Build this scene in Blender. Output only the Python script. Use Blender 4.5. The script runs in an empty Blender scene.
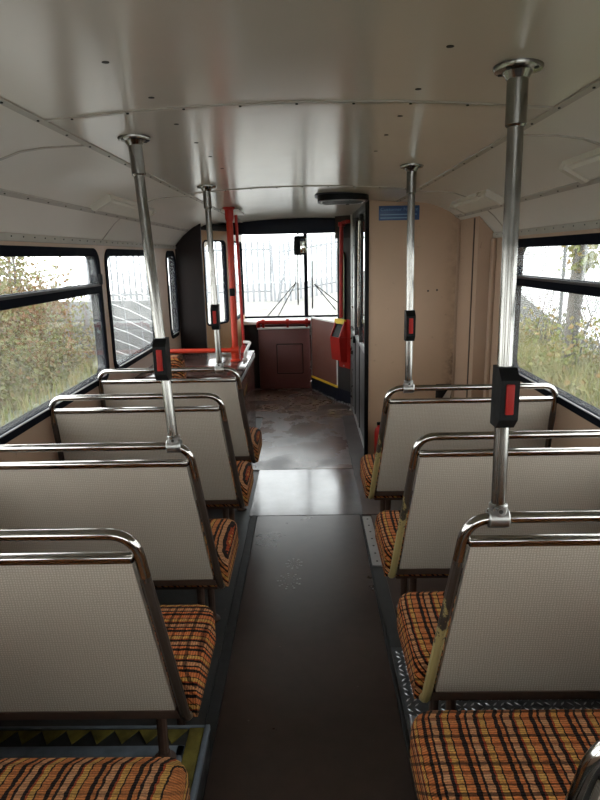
import bpy, bmesh, math, random
from mathutils import Vector, Matrix

random.seed(7)
scene = bpy.context.scene
COL = scene.collection

# ------------------------------------------------------------------ camera, world, exposure
FPX = 606.0
cam_d = bpy.data.cameras.new('camera')
cam_d.sensor_fit = 'VERTICAL'
cam_d.sensor_height = 24.0
cam_d.lens = 24.0 * FPX / 800.0
cam_d.clip_start = 0.02
cam_d.clip_end = 400
cam = bpy.data.objects.new('camera', cam_d)
COL.objects.link(cam)
PITCH, YAW, ROLL = math.radians(13.4), math.radians(0.94), math.radians(1.2)
cam.matrix_world = (Matrix.Translation((0.02, 0, 1.54)) @ Matrix.Rotation(YAW, 4, 'Z')
                    @ Matrix.Rotation(math.pi / 2 - PITCH, 4, 'X') @ Matrix.Rotation(-ROLL, 4, 'Z'))
scene.camera = cam

world = bpy.data.worlds.new('overcast_sky')
scene.world = world
world.use_nodes = True
wn = world.node_tree
wn.nodes.clear()
bg = wn.nodes.new('ShaderNodeBackground')
wo = wn.nodes.new('ShaderNodeOutputWorld')
bg.inputs[0].default_value = (0.97, 0.985, 1.0, 1)
bg.inputs[1].default_value = 2.0
wn.links.new(bg.outputs[0], wo.inputs[0])

vs = scene.view_settings
vs.view_transform = 'Standard'
vs.look = 'None'
vs.gamma = 1.0
vs.use_curve_mapping = False
vs.exposure = 1.68
scene.cycles.max_bounces = 12
scene.cycles.diffuse_bounces = 6
scene.cycles.glossy_bounces = 4
scene.cycles.transparent_max_bounces = 16
scene.cycles.use_denoising = True
scene.cycles.caustics_reflective = False
scene.cycles.caustics_refractive = False

# ------------------------------------------------------------------ materials
def newmat(name):
    m = bpy.data.materials.new(name)
    m.use_nodes = True
    nt = m.node_tree
    b = nt.nodes['Principled BSDF']
    return m, nt, b

def N(nt, t, **kw):
    n = nt.nodes.new(t)
    for k, v in kw.items():
        setattr(n, k, v)
    return n

def ramp(nt, fac, stops, interp='LINEAR'):
    r = N(nt, 'ShaderNodeValToRGB')
    r.color_ramp.interpolation = interp
    els = r.color_ramp.elements
    while len(els) < len(stops):
        els.new(0.5)
    for e, (p, c) in zip(els, stops):
        e.position = p
        e.color = (c[0], c[1], c[2], 1) if not isinstance(c, (int, float)) else (c, c, c, 1)
    nt.links.new(fac, r.inputs[0])
    return r.outputs[0]

def noise(nt, scale, detail=4, rough=0.55, coord=None, dist=0.0):
    n = N(nt, 'ShaderNodeTexNoise')
    n.inputs['Scale'].default_value = scale
    n.inputs['Detail'].default_value = detail
    n.inputs['Roughness'].default_value = rough
    n.inputs['Distortion'].default_value = dist
    if coord is not None:
        nt.links.new(coord, n.inputs['Vector'])
    return n.outputs['Fac']

def objco(nt, scale=None):
    t = N(nt, 'ShaderNodeTexCoord')
    if scale is None:
        return t.outputs['Object']
    mp = N(nt, 'ShaderNodeMapping')
    mp.inputs['Scale'].default_value = scale
    nt.links.new(t.outputs['Object'], mp.inputs[0])
    return mp.outputs[0]

def mixc(nt, fac, a, b, mode='MIX'):
    m = N(nt, 'ShaderNodeMix', data_type='RGBA', blend_type=mode)
    for sock, v in ((m.inputs[0], fac), (m.inputs[6], a), (m.inputs[7], b)):
        if isinstance(v, (int, float)):
            sock.default_value = v
        elif isinstance(v, tuple):
            sock.default_value = (v[0], v[1], v[2], 1)
        else:
            nt.links.new(v, sock)
    return m.outputs[2]

def bump(nt, b, h, strength=0.2, dist=0.002):
    n = N(nt, 'ShaderNodeBump')
    n.inputs['Strength'].default_value = strength
    n.inputs['Distance'].default_value = dist
    nt.links.new(h, n.inputs['Height'])
    nt.links.new(n.outputs[0], b.inputs['Normal'])

def simple(name, col, rough=0.5, metal=0.0, var=0.15, scale=8, rvar=0.1, spec=0.5):
    m, nt, b = newmat(name)
    f = noise(nt, scale, coord=objco(nt))
    c = ramp(nt, f, [(0.3, tuple(x * (1 - var) for x in col)), (0.7, tuple(min(1, x * (1 + var)) for x in col))])
    nt.links.new(c, b.inputs['Base Color'])
    r = ramp(nt, f, [(0.3, max(0, rough - rvar)), (0.7, min(1, rough + rvar))])
    nt.links.new(r, b.inputs['Roughness'])
    b.inputs['Metallic'].default_value = metal
    b.inputs['Specular IOR Level'].default_value = spec
    return m

M = {}
M['chrome'] = simple('chrome_steel', (0.40, 0.38, 0.35), 0.13, 1.0, 0.08, 30, 0.05)
M['polechrome'] = simple('pole_steel', (0.25, 0.24, 0.22), 0.2, 1.0, 0.08, 30, 0.05)
M['steel'] = simple('dull_steel', (0.36, 0.355, 0.34), 0.32, 1.0, 0.1, 20)
M['alu'] = simple('aluminium', (0.42, 0.42, 0.42), 0.45, 0.85, 0.1, 14)
M['ceiling'] = simple('cream_gloss_ceiling', (0.61, 0.565, 0.50), 0.18, 0, 0.03, 2, 0.015)
M['cove'] = simple('cream_cove', (0.61, 0.57, 0.505), 0.34, 0, 0.03, 2, 0.01)
M['trimgrey'] = simple('trim_grey', (0.36, 0.33, 0.28), 0.4, 0, 0.15, 20)
M['trimlight'] = simple('dull_cream_rail', (0.34, 0.315, 0.27), 0.7, 0, 0.08, 12, spec=0.15)
M['shell'] = simple('outer_shell', (0.25, 0.24, 0.23), 0.6)
M['black'] = simple('black_plastic', (0.006, 0.006, 0.006), 0.5, 0, 0.3, 20, spec=0.1)
M['rubber'] = simple('window_rubber', (0.005, 0.006, 0.009), 0.8, 0, 0.3, 10, spec=0.04)
M['red'] = simple('red_paint', (0.34, 0.016, 0.011), 0.45, 0, 0.15, 10, spec=0.25)
M['orange_red'] = simple('orange_red_paint', (0.38, 0.028, 0.01), 0.4, 0, 0.12, 10, spec=0.25)
M['redbutton'] = simple('red_button', (0.26, 0.016, 0.012), 0.5, 0, 0.1, 30, spec=0.15)
M['yellow'] = simple('worn_yellow', (0.13, 0.105, 0.022), 0.8, 0, 0.6, 14, spec=0.2)
M['yellow_bright'] = simple('yellow_strip', (0.75, 0.5, 0.03), 0.5, 0, 0.1, 18)
M['white'] = simple('white_paint', (0.75, 0.74, 0.72), 0.4, 0, 0.06, 10)
M['navy'] = simple('dark_navy_panel', (0.006, 0.008, 0.016), 0.5, 0, 0.3, 6, spec=0.2)
M['darkpanel'] = simple('dark_brown_partition', (0.014, 0.009, 0.008), 0.55, 0, 0.25, 6, spec=0.2)
M['greypanel'] = simple('dark_grey_panel', (0.035, 0.032, 0.031), 0.5, 0, 0.2, 6, spec=0.3)
M['midgrey'] = simple('mid_grey_panel', (0.075, 0.073, 0.075), 0.45, 0, 0.15, 6)
M['brown'] = simple('maroon_brown_panel', (0.15, 0.052, 0.046), 0.4, 0, 0.12, 5)
M['browndoor'] = simple('brown_door', (0.14, 0.056, 0.042), 0.45, 0, 0.1, 5)
M['brownshiny'] = simple('shiny_brown_laminate', (0.06, 0.03, 0.025), 0.14, 0, 0.3, 9, 0.08)
M['tan'] = simple('tan_door_frame', (0.36, 0.2, 0.09), 0.5, 0, 0.12, 6)
M['bluesign'] = simple('blue_sign', (0.01, 0.05, 0.16), 0.4, 0, 0.1, 6)
M['signtext'] = simple('pale_blue_lettering', (0.16, 0.3, 0.45), 0.5, 0, 0.05, 6)
M['hole'] = simple('dark_hole', (0.02, 0.018, 0.015), 0.8, 0, 0.1, 6)
M['browntrim'] = simple('brown_edge_trim', (0.05, 0.027, 0.018), 0.5, 0, 0.35, 25)
M['lens'] = simple('cream_lamp_housing', (0.5, 0.46, 0.38), 0.35, 0, 0.05, 8)
M['diffuser'] = simple('milky_diffuser', (0.58, 0.54, 0.46), 0.55, 0, 0.05, 8)
M['darkmat'] = simple('dark_rubber_mat', (0.010, 0.010, 0.010), 0.6, 0, 0.4, 30)
M['pale'] = simple('galvanised_fence', (0.21, 0.22, 0.235), 0.5, 0.0, 0.1, 4)
M['lattice'] = simple('white_wire', (0.45, 0.45, 0.45), 0.5, 0, 0.05, 4)
M['wire'] = simple('chain_wire', (0.08, 0.085, 0.08), 0.6, 0.3, 0.2, 4)
M['steptrim'] = simple('blue_grey_edging', (0.16, 0.19, 0.22), 0.45, 0.3, 0.25, 20)
M['mirrorglass'] = simple('mirror_face', (0.75, 0.8, 0.7), 0.03, 1.0, 0.02, 4, 0.01)
M['paper'] = simple('torn_paper', (0.5, 0.42, 0.34), 0.8, 0, 0.15, 10)

def mat_laminate():
    m, nt, b = newmat('linen_laminate')
    co = objco(nt)
    w1 = N(nt, 'ShaderNodeTexWave', bands_direction='X')
    w2 = N(nt, 'ShaderNodeTexWave', bands_direction='Z')
    for w in (w1, w2):
        w.inputs['Scale'].default_value = 46
        w.inputs['Distortion'].default_value = 3.5
        w.inputs['Detail'].default_value = 2
        w.inputs['Detail Scale'].default_value = 1.5
        nt.links.new(co, w.inputs['Vector'])
    mx = N(nt, 'ShaderNodeMath', operation='MULTIPLY')
    nt.links.new(w1.outputs['Fac'], mx.inputs[0])
    nt.links.new(w2.outputs['Fac'], mx.inputs[1])
    c1 = ramp(nt, mx.outputs[0], [(0.0, (0.285, 0.247, 0.203)), (0.65, (0.43, 0.378, 0.315))])
    big = noise(nt, 2.5, 3, coord=co)
    c2 = mixc(nt, 0.35, c1, ramp(nt, big, [(0.3, (0.7, 0.7, 0.7)), (0.7, (1.1, 1.08, 1.05))]), 'MULTIPLY')
    nt.links.new(c2, b.inputs['Base Color'])
    b.inputs['Roughness'].default_value = 0.42
    bump(nt, b, mx.outputs[0], 0.05, 0.0005)
    return m
M['laminate'] = mat_laminate()

def mat_lining(name, col):
    # painted wall board, with grimy patches of their own shape
    m, nt, b = newmat(name)
    co = objco(nt)
    c = ramp(nt, noise(nt, 3, 4, coord=co), [(0.3, tuple(x * 0.93 for x in col)), (0.7, col)])
    spots = ramp(nt, noise(nt, 23, 5, coord=co), [(0.66, 0.0), (0.74, 1.0)])
    c = mixc(nt, mixc(nt, 0.4, (0, 0, 0), spots), c, (0.13, 0.09, 0.06))
    nt.links.new(c, b.inputs['Base Color'])
    b.inputs['Roughness'].default_value = 0.5
    return m
M['lining'] = mat_lining('tan_wall_lining', (0.37, 0.25, 0.17))
M['bulkhead'] = mat_lining('tan_bulkhead_board', (0.44, 0.295, 0.19))
def add_stain(m, xc, halfw, ztop):
    # rising damp stain beside the corner of the board
    nt = m.node_tree
    b = nt.nodes['Principled BSDF']
    src = b.inputs['Base Color'].links[0].from_socket
    co = objco(nt)
    sep = N(nt, 'ShaderNodeSeparateXYZ')
    nt.links.new(co, sep.inputs[0])
    d = N(nt, 'ShaderNodeMath', operation='SUBTRACT'); nt.links.new(sep.outputs[0], d.inputs[0]); d.inputs[1].default_value = xc
    ab = N(nt, 'ShaderNodeMath', operation='ABSOLUTE'); nt.links.new(d.outputs[0], ab.inputs[0])
    fx = ramp(nt, ab.outputs[0], [(0.0, 1.0), (halfw, 0.0)])
    fz = ramp(nt, sep.outputs[2], [(ztop * 0.45, 1.0), (ztop, 0.25)])
    f = mixc(nt, 1.0, fx, fz, 'MULTIPLY')
    f = mixc(nt, 1.0, f, ramp(nt, noise(nt, 18, 5, 0.65, co), [(0.38, 0.0), (0.62, 1.0)]), 'MULTIPLY')
    nt.links.new(mixc(nt, f, src, (0.035, 0.024, 0.018)), b.inputs['Base Color'])
add_stain(M['bulkhead'], 0.25, 0.085, 1.0)

def mat_moquette(name, swap=False, warm=1.0, crossf=0.8):
    m, nt, b = newmat(name)
    co = objco(nt)
    sep = N(nt, 'ShaderNodeSeparateXYZ')
    nt.links.new(co, sep.inputs[0])
    wob = noise(nt, 60, 2, coord=co)
    def band(axis, freq, off):
        mu = N(nt, 'ShaderNodeMath', operation='MULTIPLY_ADD')
        wrap = N(nt, 'ShaderNodeMath', operation='ADD')      # the cloth runs on over the edges
        nt.links.new(sep.outputs[axis], wrap.inputs[0])
        nt.links.new(sep.outputs[2], wrap.inputs[1])
        nt.links.new(wrap.outputs[0], mu.inputs[0])
        mu.inputs[1].default_value = freq
        mu.inputs[2].default_value = off
        ad = N(nt, 'ShaderNodeMath', operation='MULTIPLY_ADD')
        nt.links.new(wob, ad.inputs[0])
        ad.inputs[1].default_value = 0.10
        nt.links.new(mu.outputs[0], ad.inputs[2])
        fr = N(nt, 'ShaderNodeMath', operation='FRACT')
        nt.links.new(ad.outputs[0], fr.inputs[0])
        return fr.outputs[0]
    A, B = (1, 0) if swap else (0, 1)
    dk = (0.016, 0.009, 0.007)
    og = (0.44 * warm, 0.15, 0.05)
    tn = (0.44, 0.215, 0.105)
    yl = (0.46, 0.255, 0.07)
    rd = (0.30, 0.055, 0.018)
    main = ramp(nt, band(A, 11.5, 0.2), [(0.0, dk), (0.12, og), (0.22, dk), (0.29, tn), (0.46, dk), (0.56, rd), (0.61, yl), (0.76, dk), (0.80, og)], 'CONSTANT')
    cross = ramp(nt, band(B, 13.0, 0.1), [(0.0, (1, 1, 1)), (0.20, (0.45, 0.3, 0.25)), (0.32, (1.15, 1.0, 0.8)), (0.50, (0.08, 0.055, 0.05)), (0.62, (1, 0.9, 0.8)), (0.83, (0.2, 0.12, 0.1)), (0.9, (1.05, 0.85, 0.7))], 'CONSTANT')
    c = mixc(nt, crossf, main, cross, 'MULTIPLY')
    rib = N(nt, 'ShaderNodeTexWave', bands_direction='Y' if swap else 'X')
    rib.inputs['Scale'].default_value = 58
    rib.inputs['Distortion'].default_value = 2
    nt.links.new(co, rib.inputs['Vector'])
    rb2 = N(nt, 'ShaderNodeTexWave', bands_direction='X' if swap else 'Y')
    rb2.inputs['Scale'].default_value = 46
    rb2.inputs['Distortion'].default_value = 3
    nt.links.new(co, rb2.inputs['Vector'])
    c = mixc(nt, 0.55, c, ramp(nt, rb2.outputs['Fac'], [(0.2, 0.25), (0.7, 1.1)]), 'MULTIPLY')
    c = mixc(nt, 0.5, c, ramp(nt, noise(nt, 260, 2, coord=co), [(0.35, 0.45), (0.65, 1.25)]), 'MULTIPLY')
    nt.links.new(c, b.inputs['Base Color'])
    b.inputs['Roughness'].default_value = 0.95
    b.inputs['Specular IOR Level'].default_value = 0.15
    bump(nt, b, rb2.outputs['Fac'], 0.6, 0.003)
    return m
M['moq'] = mat_moquette('moquette_tartan')
M['moq_l'] = mat_moquette('moquette_stripe', False, 0.95, 0.35)
M['moq_x'] = mat_moquette('moquette_tartan_crosswise', True, 1.1)

def mat_worn(name, zmid, cream, bare=(0.03, 0.021, 0.016)):
    """paint that has chipped off the upper length of a tube"""
    m, nt, b = newmat(name)
    co = objco(nt)
    sep = N(nt, 'ShaderNodeSeparateXYZ')
    nt.links.new(co, sep.inputs[0])
    f = noise(nt, 34, 5, 0.7, co)
    ma = N(nt, 'ShaderNodeMath', operation='MULTIPLY_ADD')
    nt.links.new(f, ma.inputs[0])
    ma.inputs[1].default_value = 0.55
    nt.links.new(sep.outputs[2], ma.inputs[2])
    msk = ramp(nt, ma.outputs[0], [(zmid + 0.26, 0.0), (zmid + 0.285, 1.0)])
    c = mixc(nt, msk, cream, bare)
    nt.links.new(c, b.inputs['Base Color'])
    b.inputs['Roughness'].default_value = 0.4
    return m
M['worn_cream'] = mat_worn('worn_cream_tube', 0.60, (0.27, 0.205, 0.085))
M['worn_brown'] = mat_worn('worn_brown_tube', 0.36, (0.16, 0.11, 0.06))

def mat_floor(name, base, dark, rlo, rhi, scale, patch=0.5, soft=0.3):
    m, nt, b = newmat(name)
    co = objco(nt)
    f = noise(nt, scale, 6, 0.6, co, 0.4)
    f2 = noise(nt, 14, 5, 0.6, co)
    c = ramp(nt, f, [(max(0, patch - soft), dark), (patch + soft, base)])
    c = mixc(nt, 0.5, c, ramp(nt, f2, [(0.3, 0.65), (0.7, 1.25)]), 'MULTIPLY')
    sp = ramp(nt, noise(nt, 55, 3, 0.5, co), [(0.74, 0.0), (0.78, 1.0)])
    c = mixc(nt, mixc(nt, 0.25, (0, 0, 0), sp), c, (0.3, 0.27, 0.24))
    nt.links.new(c, b.inputs['Base Color'])
    r = ramp(nt, f, [(max(0, patch - soft), rhi), (patch + soft, rlo)])
    nt.links.new(r, b.inputs['Roughness'])
    bump(nt, b, f2, 0.05, 0.003)
    return m
M['lino_aisle'] = mat_floor('dark_brown_lino', (0.055, 0.034, 0.027), (0.034, 0.024, 0.020), 0.25, 0.33, 2.2)
M['lino_mid'] = mat_floor('worn_grey_lino', (0.13, 0.125, 0.13), (0.085, 0.068, 0.06), 0.11, 0.2, 3.0, 0.42)
M['lino_front'] = mat_floor('wet_brown_lino', (0.17, 0.115, 0.088), (0.05, 0.026, 0.02), 0.2, 0.4, 2.0, 0.46, 0.1)
M['lino_side'] = mat_floor('grey_green_lino', (0.032, 0.034, 0.033), (0.02, 0.02, 0.02), 0.34, 0.5, 3.0)
M['lino_brown'] = mat_floor('brown_side_lino', (0.06, 0.035, 0.026), (0.03, 0.021, 0.018), 0.3, 0.45, 3.0)

def mat_checker():
    m, nt, b = newmat('checker_plate')
    f = noise(nt, 20, 4, coord=objco(nt))
    nt.links.new(ramp(nt, f, [(0.3, (0.08, 0.085, 0.087)), (0.7, (0.15, 0.155, 0.16))]), b.inputs['Base Color'])
    b.inputs['Metallic'].default_value = 0.75
    b.inputs['Roughness'].default_value = 0.42
    return m
M['checker'] = mat_checker()
M['checker_tread'] = simple('polished_tread', (0.5, 0.51, 0.52), 0.35, 0.8, 0.2, 20)

def mat_glass(name, haze=0.05, tint=(0.97, 0.99, 0.985)):
    m, nt, b = newmat(name)
    nt.nodes.remove(b)
    out = nt.nodes['Material Output']
    tr = N(nt, 'ShaderNodeBsdfTransparent')
    tr.inputs[0].default_value = (*tint, 1)
    gl = N(nt, 'ShaderNodeBsdfGlossy')
    gl.inputs['Roughness'].default_value = 0.02
    df = N(nt, 'ShaderNodeBsdfTranslucent')
    df.inputs[0].default_value = (0.9, 0.9, 0.88, 1)
    lw = N(nt, 'ShaderNodeLayerWeight')
    lw.inputs[0].default_value = 0.5
    pw = N(nt, 'ShaderNodeMath', operation='POWER')
    nt.links.new(lw.outputs['Facing'], pw.inputs[0])
    pw.inputs[1].default_value = 5.0
    ma = N(nt, 'ShaderNodeMath', operation='MULTIPLY_ADD')
    nt.links.new(pw.outputs[0], ma.inputs[0])
    ma.inputs[1].default_value = 0.4
    ma.inputs[2].default_value = 0.025
    m1 = N(nt, 'ShaderNodeMixShader')
    nt.links.new(ma.outputs[0], m1.inputs[0])
    nt.links.new(tr.outputs[0], m1.inputs[1])
    nt.links.new(gl.outputs[0], m1.inputs[2])
    m2 = N(nt, 'ShaderNodeMixShader')
    f = noise(nt, 6, 5, 0.6, objco(nt))
    nt.links.new(ramp(nt, f, [(0.3, haze * 0.6), (0.75, haze * 1.5)]), m2.inputs[0])
    nt.links.new(m1.outputs[0], m2.inputs[1])
    nt.links.new(df.outputs[0], m2.inputs[2])
    nt.links.new(m2.outputs[0], out.inputs[0])
    return m
M['glass'] = mat_glass('dusty_window_glass', 0.016)
M['glass_clear'] = mat_glass('windscreen_glass', 0.015)

def mat_leaf(name, stops, trans=0.3):
    m, nt, b = newmat(name)
    g = N(nt, 'ShaderNodeNewGeometry')
    c = ramp(nt, g.outputs['Random Per Island'], stops)
    nt.links.new(c, b.inputs['Base Color'])
    b.inputs['Roughness'].default_value = 0.7
    out = nt.nodes['Material Output']
    tl = N(nt, 'ShaderNodeBsdfTranslucent')
    nt.links.new(c, tl.inputs[0])
    mx = N(nt, 'ShaderNodeMixShader')
    mx.inputs[0].default_value = trans
    nt.links.new(b.outputs[0], mx.inputs[1])
    nt.links.new(tl.outputs[0], mx.inputs[2])
    nt.links.new(mx.outputs[0], out.inputs[0])
    return m
M['leaf_scrub'] = mat_leaf('scrub_leaf', [(0.0, (0.121, 0.129, 0.039)), (0.25, (0.170, 0.164, 0.051)), (0.5, (0.154, 0.121, 0.045)), (0.66, (0.182, 0.098, 0.039)), (0.8, (0.105, 0.121, 0.039)), (1.0, (0.203, 0.195, 0.072))])
M['leaf_rust'] = mat_leaf('rust_leaf', [(0.0, (0.186, 0.082, 0.033)), (0.5, (0.203, 0.117, 0.042)), (1.0, (0.146, 0.101, 0.039))])
M['leaf_weed'] = mat_leaf('weed_leaf', [(0.0, (0.113, 0.140, 0.033)), (0.4, (0.170, 0.179, 0.051)), (0.7, (0.211, 0.187, 0.066)), (0.9, (0.223, 0.140, 0.048)), (1.0, (0.243, 0.218, 0.099))])
M['grass'] = mat_leaf('long_grass', [(0.0, (0.130, 0.156, 0.036)), (0.4, (0.186, 0.191, 0.057)), (0.75, (0.243, 0.211, 0.087)), (1.0, (0.211, 0.164, 0.066))])
M['bark'] = simple('grey_bark', (0.085, 0.078, 0.068), 0.85, 0, 0.25, 12)
M['twig'] = simple('pale_twig', (0.10, 0.085, 0.07), 0.85, 0, 0.2, 12)

def mat_ground():
    m, nt, b = newmat('hard_standing')
    co = objco(nt)
    f = noise(nt, 0.8, 6, 0.65, co)
    nt.links.new(ramp(nt, f, [(0.3, (0.13, 0.126, 0.11)), (0.6, (0.2, 0.19, 0.175))]), b.inputs['Base Color'])
    b.inputs['Roughness'].default_value = 0.9
    return m
M['ground'] = mat_ground()
M['verge'] = simple('grassy_verge', (0.09, 0.095, 0.05), 0.95, 0, 0.4, 2)

# ------------------------------------------------------------------ mesh helpers
class MB:
    def __init__(s):
        s.v, s.f = [], []
    def add(s, vs_, fs_):
        o = len(s.v)
        s.v += [tuple(p) for p in vs_]
        s.f += [tuple(i + o for i in f) for f in fs_]
        return s
    def box(s, lo, hi):
        x0, y0, z0 = lo
        x1, y1, z1 = hi
        return s.add([(x0, y0, z0), (x1, y0, z0), (x1, y1, z0), (x0, y1, z0), (x0, y0, z1), (x1, y0, z1), (x1, y1, z1), (x0, y1, z1)],
                     [(0, 3, 2, 1), (4, 5, 6, 7), (0, 1, 5, 4), (1, 2, 6, 5), (2, 3, 7, 6), (3, 0, 4, 7)])
    def bbox(s, lo, hi, bev=0.005, seg=2):
        bm = bmesh.new()
        t = MB().box(lo, hi)
        vv = [bm.verts.new(p) for p in t.v]
        for f in t.f:
            bm.faces.new([vv[i] for i in f])
        m_ = min(abs(hi[i] - lo[i]) for i in range(3)) * 0.49
        bmesh.ops.bevel(bm, geom=list(bm.edges), offset=min(bev, m_), segments=seg, affect='EDGES', profile=0.5)
        bm.verts.ensure_lookup_table()
        bm.verts.index_update()
        s.add([tuple(v.co) for v in bm.verts], [tuple(v.index for v in f.verts) for f in bm.faces])
        bm.free()
        return s
    def prism(s, pts2, fn0, fn1):
        """polygon pts2 lifted by two functions p->xyz"""
        n = len(pts2)
        a = [fn0(p) for p in pts2]
        b = [fn1(p) for p in pts2]
        return s.add(a + b, [tuple(range(n - 1, -1, -1)), tuple(range(n, 2 * n))] + [(i, (i + 1) % n, (i + 1) % n + n, i + n) for i in range(n)])
    def tube(s, pts, r, seg=12, caps=True, closed=False):
        pts = [Vector(p) for p in pts]
        n = len(pts)
        rad = r if isinstance(r, (list, tuple)) else [r] * n
        T = []
        for i in range(n):
            if closed:
                t = pts[(i + 1) % n] - pts[i - 1]
            elif i == 0:
                t = pts[1] - pts[0]
            elif i == n - 1:
                t = pts[-1] - pts[-2]
            else:
                t = (pts[i + 1] - pts[i]).normalized() + (pts[i] - pts[i - 1]).normalized()
            T.append(t.normalized())
        ref = Vector((0, 0, 1)) if abs(T[0].z) < 0.9 else Vector((1, 0, 0))
        u = (ref - T[0] * ref.dot(T[0])).normalized()
        vv, ff = [], []
        for i in range(n):
            u = (u - T[i] * u.dot(T[i])).normalized()
            w = T[i].cross(u)
            for k in range(seg):
                a = 2 * math.pi * k / seg
                vv.append(pts[i] + (u * math.cos(a) + w * math.sin(a)) * rad[i])
        for i in range(n if closed else n - 1):
            j = (i + 1) % n
            for k in range(seg):
                k2 = (k + 1) % seg
                ff.append((i * seg + k, i * seg + k2, j * seg + k2, j * seg + k))
        if caps and not closed:
            ff.append(tuple(range(seg - 1, -1, -1)))
            ff.append(tuple((n - 1) * seg + k for k in range(seg)))
        return s.add(vv, ff)
    def lathe(s, prof, c=(0, 0, 0), seg=20, axis='z'):
        """prof: list of (r, h)"""
        vv, ff = [], []
        for (r, h) in prof:
            for k in range(seg):
                a = 2 * math.pi * k / seg
                p = (r * math.cos(a), r * math.sin(a), h)
                if axis == 'x':
                    p = (h, r * math.cos(a), r * math.sin(a))
                elif axis == 'y':
                    p = (r * math.sin(a), h, r * math.cos(a))
                vv.append((p[0] + c[0], p[1] + c[1], p[2] + c[2]))
        n = len(prof)
        for i in range(n - 1):
            for k in range(seg):
                k2 = (k + 1) % seg
                ff.append((i * seg + k, i * seg + k2, (i + 1) * seg + k2, (i + 1) * seg + k))
        ff.append(tuple(range(seg - 1, -1, -1)))
        ff.append(tuple((n - 1) * seg + k for k in range(seg)))
        return s.add(vv, ff)

def rounded(pts, r, n=6):
    """polyline with rounded corners"""
    pts = [Vector(p) for p in pts]
    out = [pts[0]]
    for i in range(1, len(pts) - 1):
        p, a, b = pts[i], pts[i - 1], pts[i + 1]
        rr = r[i] if isinstance(r, dict) and i in r else (r if not isinstance(r, dict) else 0.03)
        d1, d2 = (a - p), (b - p)
        l = min(rr, d1.length * 0.49, d2.length * 0.49)
        s_, e_ = p + d1.normalized() * l, p + d2.normalized() * l
        for k in range(n + 1):
            t = k / n
            out.append((1 - t) ** 2 * s_ + 2 * t * (1 - t) * p + t * t * e_)
    out.append(pts[-1])
    return out

def worigin(o):
    v = Vector((0, 0, 0))
    while o is not None:
        v += o.location
        o = o.parent
    return v

def setp(o, label=None, cat=None, group=None, kind=None):
    if label: o['label'] = label
    if cat: o['category'] = cat
    if group: o['group'] = group
    if kind: o['kind'] = kind
    return o

def mesh_of(name, mb, mat, off=Vector((0, 0, 0)), smooth=True):
    me = bpy.data.meshes.new(name)
    me.from_pydata([(p[0] - off.x, p[1] - off.y, p[2] - off.z) for p in mb.v], [], mb.f)
    bm = bmesh.new()
    bm.from_mesh(me)
    bmesh.ops.recalc_face_normals(bm, faces=bm.faces)
    bm.to_mesh(me)
    bm.free()
    if smooth:
        me.shade_smooth()
        me.set_sharp_from_angle(angle=math.radians(35))
    me.materials.append(M[mat] if isinstance(mat, str) else mat)
    return me

def obj(name, mb, mat, parent=None, base=None, smooth=True, **kw):
    """mb in world coordinates; base = origin of a top-level mesh; children sit in their thing's frame"""
    off = worigin(parent) if parent is not None else Vector(base or (0, 0, 0))
    me = mesh_of(name, mb, mat, off, smooth)
    o = bpy.data.objects.new(name, me)
    COL.objects.link(o)
    if parent is not None:
        o.parent = parent
    else:
        o.location = off
    return setp(o, **kw)

def inst(name, me, parent, loc=(0, 0, 0), rot=(0, 0, 0)):
    o = bpy.data.objects.new(name, me)
    COL.objects.link(o)
    o.parent = parent
    o.location = loc
    o.rotation_euler = rot
    return o

def thing(name, base, label, cat, group=None, kind=None):
    o = bpy.data.objects.new(name, None)
    o.empty_display_size = 0.05
    COL.objects.link(o)
    o.location = base
    return setp(o, label, cat, group, kind)

# ------------------------------------------------------------------ the shell
HW = 1.2
Y0, Y1 = -1.5, 7.5
PROF = [(0, 1.922), (0.25, 1.918), (0.46, 1.908), (0.66, 1.893), (0.80, 1.888), (0.88, 1.878), (0.96, 1.852), (1.03, 1.815), (1.07, 1.786), (1.12, 1.745), (1.2, 1.655)]
def zc(x):
    x = abs(x)
    for (a, za), (b, zb) in zip(PROF, PROF[1:]):
        if x <= b:
            return za + (zb - za) * (x - a) / (b - a)
    return PROF[-1][1]
def xs_between(a, b, step=0.05):
    k = [a] + [s * p for p, _ in PROF for s in (1, -1) if min(a, b) + 1e-4 < s * p < max(a, b) - 1e-4] + [b]
    k = sorted(set(k))
    out = []
    for p, q in zip(k, k[1:]):
        n = max(1, int((q - p) / step))
        out += [p + (q - p) * i / n for i in range(n)]
    out.append(k[-1])
    return out
def strip(a, b, y0, y1, drop, th):
    """piece of the ceiling profile between x=a and x=b, y0..y1; its face is `drop` below the profile"""
    mb = MB()
    xs = xs_between(a, b)
    n = len(xs)
    vv = []
    for y in (y0, y1):
        vv += [(x, y, zc(x) - drop) for x in xs] + [(x, y, zc(x) - drop + th) for x in xs]
    ff = []
    for i in range(n - 1):
        ff += [(i, i + 1, 2 * n + i + 1, 2 * n + i), (n + i, 3 * n + i, 3 * n + i + 1, n + i + 1),
               (i, n + i, n + i + 1, i + 1), (2 * n + i, 2 * n + i + 1, 3 * n + i + 1, 3 * n + i)]
    ff += [(0, 2 * n, 3 * n, n), (n - 1, 2 * n - 1, 4 * n - 1, 3 * n - 1)]
    return mb.add(vv, ff)

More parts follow.
